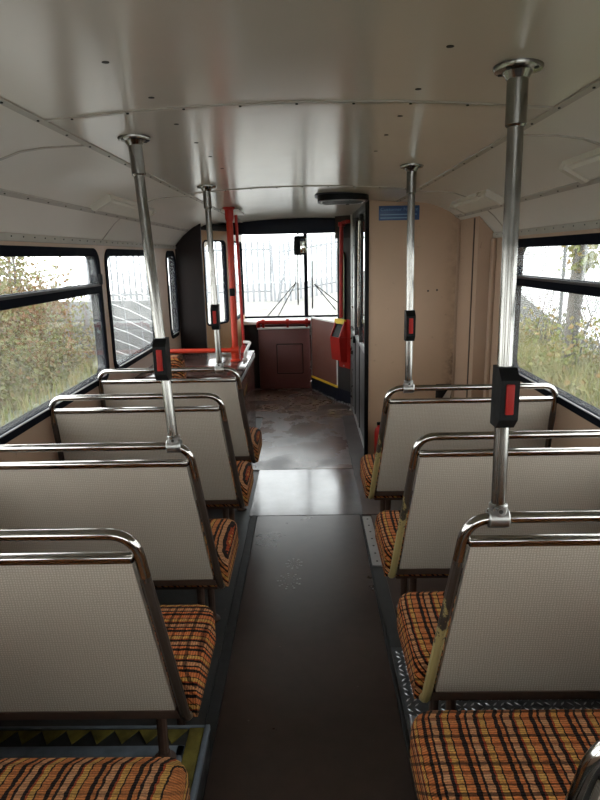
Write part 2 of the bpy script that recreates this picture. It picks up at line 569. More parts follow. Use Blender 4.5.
ceiling = obj('ceiling', strip(-HW, HW, Y0, Y1, -0.03, 0.03), 'shell', kind='structure', label='cream painted curved bus ceiling', smooth=True)
G = 0.0015
def ceil_panel(name, a, b, y0, y1, mat):
    return obj(name, strip(a + G, b - G, y0 + G, y1 - G, 0, 0.008), mat, ceiling)
for y0, y1 in ((Y0, 0.0), (0.0, 1.68), (1.68, 3.6), (3.6, Y1)):
    ceil_panel('ceiling_panel', -0.66, 0.66, y0, y1, 'ceiling')
for s in (-1, 1):
    for y0, y1 in ((Y0, 0.3), (0.3, 2.03), (2.03, 3.72), (3.72, 5.4), (5.4, Y1)):
        a, b = sorted((s * 0.66, s * 1.07))
        ceil_panel('cove_panel', a, b, y0, y1, 'cove')
        a, b = sorted((s * 1.07, s * 1.2))
        ceil_panel('cornice_panel', a, b, y0, y1, 'cove')
    # seam covers along and across
    a, b = sorted((s * 0.648, s * 0.672))
    obj('seam_cover', strip(a, b, Y0, 6.6, 0.004, 0.006), 'trimgrey', ceiling)
    a, b = sorted((s * 1.060, s * 1.078))
    obj('seam_cover', strip(a, b, Y0, 6.6, 0.006, 0.008), 'trimgrey', ceiling)
    for y in (0.3, 2.03, 3.72):
        a, b = sorted((s * 0.672, s * 1.06))
        obj('seam_cover', strip(a, b, y - 0.007, y + 0.007, 0.004, 0.006), 'trimgrey', ceiling)
        a, b = sorted((s * 1.078, s * 1.2))
        obj('seam_cover', strip(a, b, y - 0.006, y + 0.006, 0.004, 0.006), 'trimgrey', ceiling)
for y in (0.0, 1.68, 3.6):
    obj('seam_cover', strip(-0.648, 0.648, y - 0.009, y + 0.009, 0.004, 0.006), 'trimgrey', ceiling)
hm = mesh_of('screw_hole', MB().lathe([(0.0075, -0.0012), (0.0075, 0.004)], seg=10), 'hole')
for x, y in ((-0.349, 1.235), (0.282, 1.207), (0.276, 1.495), (0.276, 1.767), (0.272, 2.03), (0.272, 2.33), (-0.333, 1.786), (-0.329, 2.07), (-0.328, 2.35), (-0.327, 2.66), (-0.33, 1.5)):
    inst('screw_hole', hm, ceiling, (x * 1.045, y * 1.045, zc(x) - 0.0005))
rv = MB()
for s in (-1, 1):
    y = 0.9
    while y < 6.4:
        rv.lathe([(0.0035, -0.002), (0.0035, 0.001)], (s * 0.66, y, zc(0.66) - 0.005), 6)
        rv.lathe([(0.0035, -0.002), (0.0035, 0.001)], (s * 1.069, y + 0.06, zc(1.069) - 0.007), 6)
        y += 0.19
for y in (1.68, 3.6):
    for k in range(-4, 5):
        rv.lathe([(0.0035, -0.002), (0.0035, 0.001)], (k * 0.145, y, zc(k * 0.145) - 0.005), 6)
obj('rivets', rv, 'hole', ceiling, kind='stuff')

def rrect(y0, y1, z0, z1, r, n=6):
    """rounded rectangle in (y,z), four arcs of n+1 points, starting lower left, counter-clockwise"""
    out = []
    for cy, cz, a0 in ((y0 + r, z0 + r, 180), (y1 - r, z0 + r, 270), (y1 - r, z1 - r, 0), (y0 + r, z1 - r, 90)):
        for k in range(n + 1):
            a = math.radians(a0 + 90 * k / n)
            out.append((cy + r * math.cos(a), cz + r * math.sin(a)))
    return out

def plate_with_hole(lift, rect, hole, th, n=6):
    """plate between rectangle and rounded hole; lift(p2, d) -> xyz with d = 0 front, th back"""
    y0, y1, z0, z1 = rect
    cor = [(y0, z0), (y1, z0), (y1, z1), (y0, z1)]
    m = len(hole)
    mb = MB()
    vv = [lift(p, 0) for p in cor + hole] + [lift(p, th) for p in cor + hole]
    o = 4 + m
    ff = []
    for c in range(4):
        for k in range(n):
            i = 4 + c * (n + 1) + k
            ff += [(c, i + 1, i), (o + c, o + i, o + i + 1)]
        i = 4 + c * (n + 1) + n
        j = 4 + ((c + 1) % 4) * (n + 1)
        c2 = (c + 1) % 4
        ff += [(c, c2, j, i), (o + c, o + i, o + j, o + c2), (c, o + c, o + c2, c2)]
    for k in range(m):
        i, j = 4 + k, 4 + (k + 1) % m
        ff.append((i, j, o + j, o + i))
    return mb.add(vv, ff)

def ring(lift, outer, inner, d0, d1):
    m = len(outer)
    vv = [lift(p, d0) for p in outer] + [lift(p, d0) for p in inner] + [lift(p, d1) for p in outer] + [lift(p, d1) for p in inner]
    ff = []
    for k in range(m):
        j = (k + 1) % m
        ff += [(k, j, m + j, m + k), (2 * m + k, 3 * m + k, 3 * m + j, 2 * m + j), (k, 2 * m + k, 2 * m + j, j), (m + k, m + j, 3 * m + j, 3 * m + k)]
    return MB().add(vv, ff)

WZ0, WZ1 = 0.835, 1.605
WT = 0.05
win_n = [0]
def window(s, y0, y1, bar=True, z0=WZ0, z1=WZ1, r=0.09):
    """frame, pane, hopper bar of one side window; s = -1 left, 1 right"""
    win_n[0] += 1
    lift = lambda p, d: (s * (HW + d), p[0], p[1])
    side = 'left' if s < 0 else 'right'
    fr = obj('window_%d' % win_n[0], ring(lift, rrect(y0, y1, z0, z1, r), rrect(y0 + 0.045, y1 - 0.045, z0 + 0.045, z1 - 0.045, r - 0.035), -0.006, WT), 'rubber',
             base=(s * HW, (y0 + y1) / 2, z0), kind='structure', label='black rubber framed side window in the %s wall' % side)
    gp = rrect(y0 + 0.043, y1 - 0.043, z0 + 0.043, z1 - 0.043, r - 0.037)
    obj('pane', MB().prism(gp, lambda p: lift(p, 0.001), lambda p: lift(p, 0.006)), 'glass', fr)
    a, b = sorted((s * (HW - 0.012), s * (HW - 0.003)))
    obj('sill_channel', MB().bbox((a, y0 + 0.08, z0 + 0.034), (b, y1 - 0.08, z0 + 0.042), 0.003), 'alu', fr)
    if bar:
        a, b = sorted((s * (HW - 0.012), s * (HW + 0.045)))
        obj('hopper_bar', MB().bbox((a, y0 + 0.04, 1.352), (b, y1 - 0.04, 1.408), 0.006), 'rubber', fr)
        a, b = sorted((s * (HW - 0.016), s * (HW + 0.01)))
        obj('hopper_rail', MB().bbox((a, y0 + 0.05, 1.392), (b, y1 - 0.05, 1.406), 0.003), 'greypanel', fr)
        a, b = sorted((s * (HW - 0.03), s * (HW - 0.01)))
        obj('catch', MB().bbox((a, y1 - 0.07, 1.40), (b, y1 - 0.045, 1.46), 0.004), 'black', fr)
    return fr

def side_wall(s, bays):
    side = 'left' if s < 0 else 'right'
    w = thing('wall_' + side, (s * HW, 0, 0), 'tan lined %s side wall of the bus' % side, None, kind='structure')
    lift = lambda p, d: (s * (HW + d), p[0], p[1])
    for (a, b, h) in bays:
        if h:
            pts = rrect(h[0], h[1], WZ0, WZ1, 0.09)
            obj('wall_panel', plate_with_hole(lift, (a, b, 0.0, 1.76), pts, WT), 'lining', w, smooth=False)
        else:
            x0, x1 = sorted((s * HW, s * (HW + WT)))
            obj('wall_panel', MB().box((x0, a, 0), (x1, b, 1.76)), 'lining', w)
    ya, yb = bays[0][0], bays[-1][1]
    x0, x1 = sorted((s * (HW - 0.012), s * HW))
    obj('cant_rail', MB().bbox((x0, ya, 1.622), (x1, yb, 1.655), 0.004), 'trimlight', w)
    rv = MB()
    y = 0.9
    while y < yb - 0.05:
        rv.lathe([(0.0032, -0.0012), (0.0032, 0.002)], (s * (HW - 0.0125), y, 1.642), 6, 'x')
        y += 0.11
    obj('rivets', rv, 'hole', w, kind='stuff')
    return w

LB = [(Y0, -1.1, None), (-1.1, 0.43, (-1.03, 0.36)), (0.43, 2.03, (0.50, 1.97)), (2.03, 3.675, (2.09, 3.625)), (3.675, 5.13, (3.72, 4.96)), (5.13, 5.75, (5.34, 5.72))]
RB = [(Y0, -1.1, None), (-1.1, 0.43, (-1.03, 0.36)), (0.43, 2.03, (0.50, 1.97)), (2.03, 3.76, (2.09, 3.60)), (3.76, 5.0, None), (5.0, 6.6, (5.1, 6.5)), (6.6, Y1, None)]
wall_l = side_wall(-1, LB)
wall_r = side_wall(1, RB)
for a, b, h in LB:
    if h: window(-1, h[0], h[1], bar=h[1] < 4)
for a, b, h in RB:
    if h: window(1, h[0], h[1], bar=h[1] < 4)

# rear wall with window
liftr = lambda p, d: (p[0], Y0 - d, p[1])
wr = thing('wall_rear', (0, Y0, 0), 'tan lined rear end of the bus', None, kind='structure')
obj('wall_panel', plate_with_hole(liftr, (-1.25, 1.25, 0, 1.7), rrect(-1.0, 1.0, 0.9, 1.62, 0.1), 0.05), 'lining', wr, smooth=False)
mbx = MB()
pp = [(-1.25, 1.7)] + [(1.25, 1.7)] + [(x, zc(x) + 0.06) for x in (1.2, 1.07, 0.88, 0.4, 0, -0.4, -0.88, -1.07, -1.2)]
mbx.prism(pp, lambda p: (p[0], Y0, p[1]), lambda p: (p[0], Y0 - 0.05, p[1]))
obj('wall_panel', mbx, 'lining', wr)
win_n[0] += 1
wrr = obj('window_%d' % win_n[0], ring(liftr, rrect(-1.0, 1.0, 0.9, 1.62, 0.1), rrect(-0.95, 0.95, 0.95, 1.57, 0.07), -0.01, 0.05), 'rubber', base=(0, Y0, 0.9), kind='structure', label='black framed rear window')
obj('pane', MB().prism(rrect(-0.955, 0.955, 0.945, 1.575, 0.07), lambda p: liftr(p, 0.02), lambda p: liftr(p, 0.025)), 'glass', wrr)

# ------------------------------------------------------------------ floor
floor = obj('floor', MB().box((-HW, Y0, -0.06), (HW, Y1, -0.004)), 'lino_side', kind='structure', label='dark worn bus floor')
def fpanel(name, x0, x1, y0, y1, z, mat):
    return obj(name, MB().bbox((x0, y0, -0.004), (x1, y1, z), 0.0015, 1), mat, floor)
fpanel('aisle_lining', -0.31, 0.31, 0.95, 3.42, 0.003, 'lino_aisle')
fpanel('aisle_lining', -0.31, 0.31, Y0, 0.946, 0.003, 'lino_brown')
fpanel('aisle_edge', -0.352, -0.312, Y0, 3.42, 0.005, 'darkmat')
fpanel('aisle_edge', 0.312, 0.323, Y0, 3.42, 0.005, 'darkmat')
fpanel('floor_sheet', -0.36, 0.335, 3.424, 4.235, 0.004, 'lino_mid')
fpanel('floor_sheet', -0.44, 0.33, 4.239, 5.75, 0.004, 'lino_front')
fpanel('floor_sheet', 0.333, 0.46, 3.424, 5.75, 0.0035, 'lino_brown')
fpanel('floor_sheet', -0.80, 0.49, 5.754, 7.05, 0.004, 'lino_front')
fpanel('side_lining', 0.380, 1.2, 2.2, 3.42, 0.002, 'lino_brown')
fpanel('side_lining', -1.2, -0.354, 1.62, 3.42, 0.002, 'lino_side')
# dusty star marks trodden into the aisle
for (cx, cy, rr_) in ((-0.095, 2.66, 0.055), (-0.075, 2.83, 0.04)):
    st = MB()
    for k in range(9):
        a = 2 * math.pi * k / 9 + 0.3
        for q in (0.45, 0.75, 1.0):
            px, py = cx + math.cos(a) * rr_ * q, cy + math.sin(a) * rr_ * q * 1.3
            st.lathe([(0.0075 * q, 0.0025), (0.0055 * q, 0.0036)], (px, py, 0), 6)
    obj('dust_mark', st, simple('floor_dust', (0.34, 0.33, 0.32), 0.9), floor, smooth=False)
# perforated strip and checker plates on the right
ps = fpanel('perforated_strip', 0.325, 0.378, 2.80, 3.39, 0.006, 'alu')
for k in range(7):
    obj('screw_hole', MB().lathe([(0.006, 0.005), (0.006, 0.0068)], (0.352, 2.84 + k * 0.085, 0), 8), 'hole', ps)
def checker(x0, x1, y0, y1):
    p = fpanel('checker_plate', x0, x1, y0, y1, 0.004, 'checker')
    tr = MB()
    step = 0.026
    nx, ny = int((x1 - x0 - 0.02) / step), int((y1 - y0 - 0.02) / step)
    for i in range(nx):
        for j in range(ny):
            cx, cy = x0 + 0.022 + i * step, y0 + 0.022 + j * step
            d = 1 if (i // 2 + j // 2) % 2 else -1
            L, W = 0.014, 0.0035
            ux, uy = 0.707 * L, 0.707 * L * d
            wx, wy = -uy / L * W, ux / L * W
            tr.add([(cx - ux, cy - uy, 0.0038), (cx + wx, cy + wy, 0.0038), (cx + ux, cy + uy, 0.0038), (cx - wx, cy - wy, 0.0038), (cx, cy, 0.0066)],
                   [(0, 1, 4), (1, 2, 4), (2, 3, 4), (3, 0, 4)])
    obj('treads', tr, 'checker_tread', p, smooth=False, kind='stuff')
checker(0.328, 0.415, 1.64, 2.14)
checker(0.418, 1.19, 1.64, 2.14)

# raised seat platforms over the rear axle
def platform(s):
    X = 0.312 if s < 0 else 0.322
    YE = 1.60 if s < 0 else 1.63
    def sb(xa, xb, y0, y1, z0, z1, bev=0.003):
        a, b = sorted((s * xa, s * xb))
        return MB().bbox((a, y0, z0), (b, y1, z1), bev)
    p = obj('seat_platform', sb(X, 1.2, Y0, YE, 0, 0.114), 'darkmat', floor)
    obj('edging', sb(X - 0.004, X + 0.012, Y0, YE + 0.004, 0.098, 0.122), 'alu' if s > 0 else 'steptrim', p)
    obj('edging', sb(X - 0.004, 1.2, YE - 0.004, YE + 0.006, 0.098, 0.119), 'steptrim', p)
    obj('yellow_band', sb(X + 0.013, X + 0.058, Y0, YE - 0.006, 0.112, 0.1185, 0.001), 'yellow', p)
    obj('trim_strip', sb(X + 0.06, X + 0.083, Y0, YE - 0.075, 0.112, 0.118, 0.002), 'steptrim', p)
    obj('trim_strip', sb(X + 0.06, 1.2, YE - 0.115, YE - 0.075, 0.112, 0.118, 0.002), 'steptrim', p)
    w = 0.076
    x = X + 0.064
    k = 0
    while x + w < 1.2:
        t = MB()
        pts = [(s * x, YE - 0.012), (s * (x + w), YE - 0.012), (s * (x + w / 2), YE - 0.062)] if False else [(s * x, YE - 0.012), (s * (x + w), YE - 0.012), (s * (x + w * 0.5), YE - 0.066)]
        t.prism(pts, lambda q: (q[0], q[1], 0.113), lambda q: (q[0], q[1], 0.1175))
        obj('chevron', t, 'yellow', p, smooth=False)
        x += w
    return p
platform(-1)
platform(1)

# ------------------------------------------------------------------ bench seats
RT, PB, RZ = 0.93, 0.385, 0.865       # top rail, panel bottom, second rail heights
REC = 0.10                            # recline between bottom and top rail
XB, XT, XW = 0.322, 0.388, 1.165      # aisle edge at the bottom and the top, wall end
def yb(z):                            # y of the back plane at height z, 0 at the tip
    return -REC * (z - 0.34) / (RT - 0.34)
def xa(z):                            # x of the aisle tube
    return XB + (XT - XB) * (z - 0.34) / (RT - 0.34)
seat_cache = {}
def seat_meshes(s, crosswise, deep=0.0):
    key = (s, crosswise, deep)
    if key in seat_cache:
        return seat_cache[key]
    XO = s * 0.75
    out = []
    def put(name, mb, mat, lab=None):
        out.append((name, mesh_of(name, mb, mat, Vector((XO, 0, 0))), lab))
    # chrome hoop
    zb = 0.80
    pts = [(s * xa(zb), yb(zb), zb), (s * xa(RT), yb(RT), RT), (s * XW, yb(RT), RT), (s * (XW + 0.002), yb(zb), zb)]
    put('top_rail', MB().tube(rounded(pts, {1: 0.115, 2: 0.075}, 8), 0.0135, 12), 'chrome', 'chrome grab rail')
    put('second_rail', MB().bbox((min(s * (xa(RZ) + 0.012), s * (XW - 0.01)), yb(RZ) - 0.016, RZ - 0.011), (max(s * (xa(RZ) + 0.012), s * (XW - 0.01)), yb(RZ) + 0.012, RZ + 0.012), 0.007, 3), 'chrome', 'flat chrome capping rail')
    # worn painted side tube down to the tip and forward under the cushion
    pts = [(s * xa(zb + 0.012), yb(zb + 0.012), zb + 0.012), (s * XB, 0, 0.34), (s * (XB - 0.008), 0.12, 0.345)]
    put('side_tube', MB().tube(rounded(pts, 0.035, 6), 0.0138, 10), 'worn_brown' if s < 0 else 'worn_cream', 'worn painted frame tube')
    pts = [(s * (XW + 0.002), yb(zb + 0.012), zb + 0.012), (s * XW, 0, 0.34), (s * XW, 0.40, 0.345)]
    put('wall_tube', MB().tube(rounded(pts, 0.035, 6), 0.0138, 10), 'worn_brown', 'dark frame tube on the wall side')
    # laminate back panel, hung between the tubes
    def panel(z0, z1, off0, off1, th, inset):
        P = [(s * (xa(z0) + inset), z0), (s * (XW - 0.016), z0), (s * (XW - 0.016), z1), (s * (xa(z1) + inset), z1)]
        return MB().prism(P, lambda p: (p[0], yb(p[1]) + off0, p[1]), lambda p: (p[0], yb(p[1]) + off1, p[1]))
    put('back_panel', panel(PB, RZ - 0.008, -0.010, 0.006, 0, 0.019), 'laminate', 'grey beige laminate back board')
    put('bottom_trim', panel(PB - 0.022, PB + 0.003, -0.014, 0.012, 0, 0.012), 'browntrim', 'dark brown lower edging')
    # moquette front of the backrest
    b = MB()
    x0, x1 = sorted((s * 0.36, s * 1.145))
    nx, nz = 10, 8
    vv, ff = [], []
    for j in range(nz + 1):
        z = 0.43 + (0.85 - 0.43) * j / nz
        for i in range(nx + 1):
            t = i / nx
            x = s * (xa(z) + 0.02 + (1.14 - xa(z) - 0.02) * t)
            e = min(1, 6 * min(t, 1 - t), 5 * min(j / nz, 1 - j / nz))
            vv.append((x, yb(z) + 0.008 + 0.055 * math.sqrt(max(0, e)), z))
    for j in range(nz):
        for i in range(nx):
            a = j * (nx + 1) + i
            ff.append((a, a + 1, a + nx + 2, a + nx + 1))
    k = len(vv)
    rim = [i for i in range(nx + 1)] + [(j + 1) * (nx + 1) - 1 for j in range(1, nz + 1)] + [nz * (nx + 1) + i for i in range(nx - 1, -1, -1)] + [j * (nx + 1) for j in range(nz - 1, 0, -1)]
    vv += [(vv[i][0], yb(vv[i][2]) + 0.0065, vv[i][2]) for i in rim]
    ff += [(rim[q], rim[(q + 1) % len(rim)], k + (q + 1) % len(rim), k + q) for q in range(len(rim))]
    ff.append(tuple(k + q for q in range(len(rim))))
    b.add(vv, ff)
    put('backrest', b, 'moq')
    # cushion: rounded, slightly crowned, wider at its front
    c = MB()
    L0_, L1_ = 0.016, 0.405
    prof = [(0.0, 0.338), (0.0, 0.425), (0.012, 0.448), (0.045, 0.462), (0.14, 0.468), (0.26, 0.466), (0.335, 0.46), (0.37, 0.445), (0.385, 0.42), (0.385, 0.338)]
    nxs = 14
    xin, xout = (0.296 if deep == 0 else 0.262 if s < 0 else 0.25), 1.15
    vv, ff = [], []
    n = len(prof)
    ts = [0, 0.006, 0.014, 0.026, 0.042, 0.06, 0.2, 0.35, 0.5, 0.65, 0.8, 0.94, 0.974, 0.99, 1.0]
    for i, t in enumerate(ts):
        e = math.sqrt(max(0, 1 - (1 - min(1, min(t, 1 - t) / 0.06)) ** 2))      # rounded ends
        for (py, pz) in prof:
            front = (py / 0.385)
            xi = xin + 0.042 * (1 - front) * 0 + 0.03 * (1 - e) * 0
            x = xi + (xout - xi) * (t if 0 < i < nxs else t)
            zz = 0.338 + (pz - 0.338) * (0.80 + 0.20 * e)
            vv.append((s * x, L0_ + py + ((deep - 0.05 * (1 - e)) if py > 0.2 else 0), zz))
    for i in range(nxs):
        for q in range(n):
            q2 = (q + 1) % n
            ff.append((i * n + q, i * n + q2, (i + 1) * n + q2, (i + 1) * n + q))
    ff += [tuple(range(n)), tuple(nxs * n + q for q in range(n - 1, -1, -1))]
    c.add(vv, ff)
    put('cushion', c, 'moq_x' if crosswise else 'moq_l' if s < 0 else 'moq', 'orange and brown tartan moquette cushion')
    x0, x1 = sorted((s * 0.34, s * 1.14))
    put('seat_pan', MB().bbox((x0, 0.03, 0.318), (x1, 0.395, 0.338), 0.004), 'browntrim')
    x0, x1 = sorted((s * 0.36, s * 1.14))
    put('cross_tube', MB().tube([(x0, 0.10, 0.305), (x1, 0.10, 0.305)], 0.013, 8).tube([(x0, 0.32, 0.305), (x1, 0.32, 0.305)], 0.013, 8), 'browntrim')
    seat_cache[key] = out
    return out

def seat(s, ytop, label, crosswise=False, rear_z=0.0, front_z=0.0, deep=0.0):
    yt = ytop + REC
    t = thing('bench_seat', (s * 0.75, yt, 0), label, 'seat', 'double bench seats along the aisle')
    for name, me, lab in seat_meshes(s, crosswise, deep):
        o = inst(name, me, t)
        if lab:
            o['label'] = lab
    for x in (0.42, 1.05):
        for dy, zf in ((0.10, rear_z), (0.32, front_z)):
            l = MB()
            X, Y = s * x, yt + dy
            l.tube([(X, Y, zf + 0.004), (X, Y, 0.30)], 0.0155, 10)
            l.lathe([(0.034, zf + 0.0005), (0.034, zf + 0.006), (0.02, zf + 0.012), (0.018, zf + 0.03)], (X, Y, 0), 12)
            obj('leg', l, 'browntrim', t)
    return t
PZ = 0.118
LY = [0.59, 1.27, 1.93, 2.68, 3.34]
RY = [0.66, 1.33, 1.99, 2.76]
seat(-1, LY[0], 'left bench seat in the near corner, only its striped cushion showing', False, PZ, PZ, 0.065)
seat(-1, LY[1], 'left bench seat nearest the camera with its whole back panel in view', True, PZ, 0.0025)
seat(-1, LY[2], 'left bench seat whose rail carries the nearer left-hand pole', False, 0.0025, 0.0025)
seat(-1, LY[3], 'left bench seat between the two left-hand poles, without a pole on its rail', False, 0.0025, 0.0025)
seat(-1, LY[4], 'furthest left bench seat, in front of the brown laminate box', False, 0.0, 0.0)
seat(1, RY[0], 'right bench seat in the near corner with a chrome rail curving out of frame', False, PZ, PZ, 0.13)
seat(1, RY[1], 'right bench seat whose rail carries the large near pole', False, PZ, 0.0045)
seat(1, RY[2], 'right bench seat in the middle, the only right one without a pole', False, 0.0025, 0.0025)
seat(1, RY[3], 'furthest right bench seat, standing before the tan bulkhead', False, 0.0025, 0.0)

# ------------------------------------------------------------------ chrome poles with bell pushes
def pole(xt, xb, y, label, dy=0.0):
    zt, zr = zc(xt) - 0.0005, RT
    t = thing('grab_pole', (xb, y, zr), label, 'pole', 'chrome poles clamped to the seat rails')
    def at(z):
        k = (z - zr) / (zt - zr)
        return (xb + (xt - xb) * k, y + dy * k, z)
    obj('tube', MB().tube([at(zr + 0.028), at(1.80)], 0.0165, 16), 'polechrome', t)
    obj('sleeve', MB().tube([at(1.79), at(1.794), at(zt - 0.004)], [0.0175, 0.0215, 0.0215], 16), 'polechrome', t)
    c = at(zt)
    fl = obj('ceiling_flange', MB().lathe([(0.022, -0.026), (0.030, -0.012), (0.047, -0.010), (0.050, -0.005), (0.050, 0.0)], c, 24), 'polechrome', t)
    for k in range(4):
        a = math.pi / 4 + k * math.pi / 2
        obj('screw', MB().lathe([(0.005, -0.0125), (0.006, -0.009)], (c[0] + 0.039 * math.cos(a), c[1] + 0.039 * math.sin(a), c[2]), 8), 'hole', fl)
    cl = MB().lathe([(0.021, -0.024), (0.0235, -0.021), (0.0235, 0.021), (0.021, 0.024)], (xb, y, zr), 18, 'x')
    cl.lathe([(0.0215, 0.01), (0.0215, 0.034), (0.0185, 0.037)], (xb, y, zr), 16)
    co = obj('rail_clamp', cl, 'steel', t)
    obj('screw', MB().lathe([(0.005, -0.0232), (0.005, -0.018)], (xb, y, zr + 0.024), 8, 'y'), 'hole', co)
    # bell push: chamfered black box, red bar
    bc = Vector(at(1.222))
    h, hw_ = 0.0685, 0.0205
    P = [(-0.024, -h), (0.024, -h), (0.024, h), (-0.024, h)]
    prof = [(0.020, -h), (-0.022, -h), (-0.046, -h + 0.024), (-0.046, h - 0.024), (-0.022, h), (0.020, h)]   # (y, z)
    bb = MB().prism(prof, lambda p: (bc.x - hw_, bc.y + p[0], bc.z + p[1]), lambda p: (bc.x + hw_, bc.y + p[0], bc.z + p[1]))
    bo = obj('bell_push_box', bb, 'black', t, smooth=False, label='black bell push box')
    obj('push_bar', MB().bbox((bc.x - 0.009, bc.y - 0.050, bc.z - 0.032), (bc.x + 0.009, bc.y - 0.044, bc.z + 0.036), 0.002), 'redbutton', bo, label='red push bar')
    return t
pole(-0.505, -0.435, LY[2], 'leaning chrome pole with bell push on the left, nearer of two', 0.06)
pole(-0.502, -0.482, LY[4], 'chrome pole with bell push on the furthest left seat, beside the red pole')
pole(0.457, 0.458, RY[1], 'tallest chrome pole with bell push, in the right foreground', 0.035)
pole(0.474, 0.480, RY[3], 'chrome pole with bell push before the bulkhead and its blue sign')

# ------------------------------------------------------------------ ceiling lamps
def lamp(s, y0, y1, label):
    t = thing('ceiling_lamp', (s * 1.03, (y0 + y1) / 2, zc(1.03)), label, 'lamp', 'cream lamp units along the coves')
    nx, nz = 0.707, 0.707
    # frame along the cove: u runs down the slope, n points into the bus
    a, b = Vector((s * 0.95, 0, zc(0.95))), Vector((s * 1.055, 0, zc(1.055)))
    u = (b - a).normalized()
    n = Vector((-s * u.z * s * s, 0, 0))
    n = Vector((u.z, 0, -u.x)) if s > 0 else Vector((-u.z, 0, u.x))
    if n.z > 0: n = -n
    w = (b - a).length
    def P(q, y, h): 
        p = a + u * (q * w) + n * h
        return (p.x, y, p.z)
    def hull(q0, q1, ya, yb_, h0, h1, ins, tap):
        v = [P(q0, ya, h0), P(q1, ya, h0), P(q1, yb_, h0), P(q0, yb_, h0), P(q0 + ins, ya + tap, h1), P(q1 - ins, ya + tap, h1), P(q1 - ins, yb_ - tap, h1), P(q0 + ins, yb_ - tap, h1)]
        return MB().add(v, [(0, 3, 2, 1), (4, 5, 6, 7), (0, 1, 5, 4), (1, 2, 6, 5), (2, 3, 7, 6), (3, 0, 4, 7)])
    obj('housing', hull(0, 1, y0, y1, -0.01, 0.020, 0.06, 0.01), 'lens', t, smooth=False)
    obj('diffuser', hull(0.13, 0.87, y0 + 0.05, y1 - 0.05, 0.018, 0.030, 0.08, 0.02), 'diffuser', t, smooth=False)
    for yy in (y0, y1 - 0.045):
        obj('end_cap', hull(0.03, 0.97, yy, yy + 0.045, 0.016, 0.032, 0.06, 0.004), 'lens', t, smooth=False)
    return t
lamp(-1, 3.12, 4.05, 'cream ceiling lamp unit in the left cove')
lamp(1, 3.30, 4.10, 'cream ceiling lamp unit in the right cove beside the bulkhead')
lamp(1, 1.45, 2.36, 'cream ceiling lamp unit at the right edge of the picture')

# ------------------------------------------------------------------ bulkhead behind the cab
BY = 4.45
bk = thing('wall_bulkhead', (0.83, BY, 0), 'tan board bulkhead closing off the cab', None, kind='structure')
pts = [(0.462, 0), (HW, 0), (HW, zc(HW))] + [(x, zc(x) - 0.001) for x in (1.12, 1.07, 1.03, 0.96, 0.88, 0.8, 0.66, 0.462)]
obj('board', MB().prism(pts, lambda p: (p[0], BY, p[1]), lambda p: (p[0], BY + 0.03, p[1])), 'bulkhead', bk, smooth=False)
obj('edge_post', MB().bbox((0.432, BY - 0.012, 0), (0.461, BY + 0.035, zc(0.45) - 0.002), 0.004), 'black', bk)
for x, z in ((0.888, 1.273), (0.952, 1.278)):
    obj('screw_hole', MB().lathe([(0.007, -0.0015), (0.007, 0.004)], (x, BY, z), 10, 'y'), 'hole', bk)
obj('cover_strip', MB().bbox((1.085, BY - 0.012, 0), (1.10, BY - 0.0005, zc(1.1) - 0.002), 0.003), 'lining', bk)
# boxed-in duct between bulkhead and window
dt = MB().prism([(1.10, 0), (HW - 0.001, 0), (HW - 0.001, zc(1.198) - 0.006), (1.10, zc(1.1) - 0.003)], lambda p: (p[0], 3.96, p[1]), lambda p: (p[0], BY - 0.013, p[1]))
dct = obj('duct', dt, 'lining', bk, smooth=False)
obj('cover_strip', MB().bbox((1.094, 4.05, 0), (1.1005, 4.07, zc(1.1) - 0.01), 0.002), 'browntrim', dct)
obj('cover_strip', MB().bbox((1.178, 3.90, 0), (1.199, 3.958, 1.62), 0.004), 'lining', bk)
obj('black_plate', MB().bbox((0.965, BY - 0.01, 0.44), (1.08, BY - 0.0005, 0.585), 0.003), 'black', bk)  # plain black plate for the dark rectangle low on the board
obj('torn_patch', MB().prism([(1.01, 0.47), (1.07, 0.46), (1.082, 0.54), (1.05, 0.535), (1.03, 0.50)], lambda p: (p[0], BY - 0.0125, p[1]), lambda p: (p[0], BY - 0.0102, p[1])), 'paper', bk, smooth=False)

# blue notice
sg = obj('notice_sign', MB().bbox((0.527, BY - 0.006, 1.768), (0.812, BY - 0.0005, 1.866), 0.002), 'bluesign', base=(0.67, BY, 1.768), label='small blue notice stuck high on the tan bulkhead', cat='sign')
def text(body, size, x, y, z, mat, parent, width=None):
    cu = bpy.data.curves.new('lettering', 'FONT')
    cu.body = body
    cu.size = size
    cu.extrude = 0.0004
    tmp = bpy.data.objects.new('lettering_tmp', cu)
    COL.objects.link(tmp)
    dg = bpy.context.evaluated_depsgraph_get()
    me = bpy.data.meshes.new_from_object(tmp.evaluated_get(dg))
    bpy.data.objects.remove(tmp)
    me.materials.clear()
    me.materials.append(M[mat])
    o = bpy.data.objects.new('lettering', me)
    COL.objects.link(o)
    o.parent = parent
    o.rotation_euler = (math.pi / 2, 0, 0)
    w = max(v.co.x for v in me.vertices)
    if width:
        o.scale = (width / w, 1, 1)
    o.location = Vector((x, y, z)) - worigin(parent)
    return o
text('Customer Notice', 0.030, 0.538, BY - 0.0066, 1.832, 'signtext', sg, 0.262)
for k, (z, w) in enumerate(((1.806, 0.255), (1.784, 0.20))):
    obj('small_print', MB().box((0.538, BY - 0.0068, z - 0.003), (0.538 + w, BY - 0.0055, z + 0.004)), 'signtext', sg)

# small red extinguisher standing by the bulkhead
ex = thing('fire_extinguisher', (0.535, 4.37, 0.004), 'small red fire extinguisher on the floor beside the furthest right seat', 'extinguisher')
obj('cylinder', MB().lathe([(0.030, 0.0), (0.034, 0.006), (0.034, 0.24), (0.028, 0.265), (0.014, 0.28), (0.014, 0.295)], (0.535, 4.37, 0.004), 18), 'red', ex)
obj('valve', MB().bbox((0.519, 4.357, 0.297), (0.551, 4.383, 0.318), 0.004), 'black', ex)

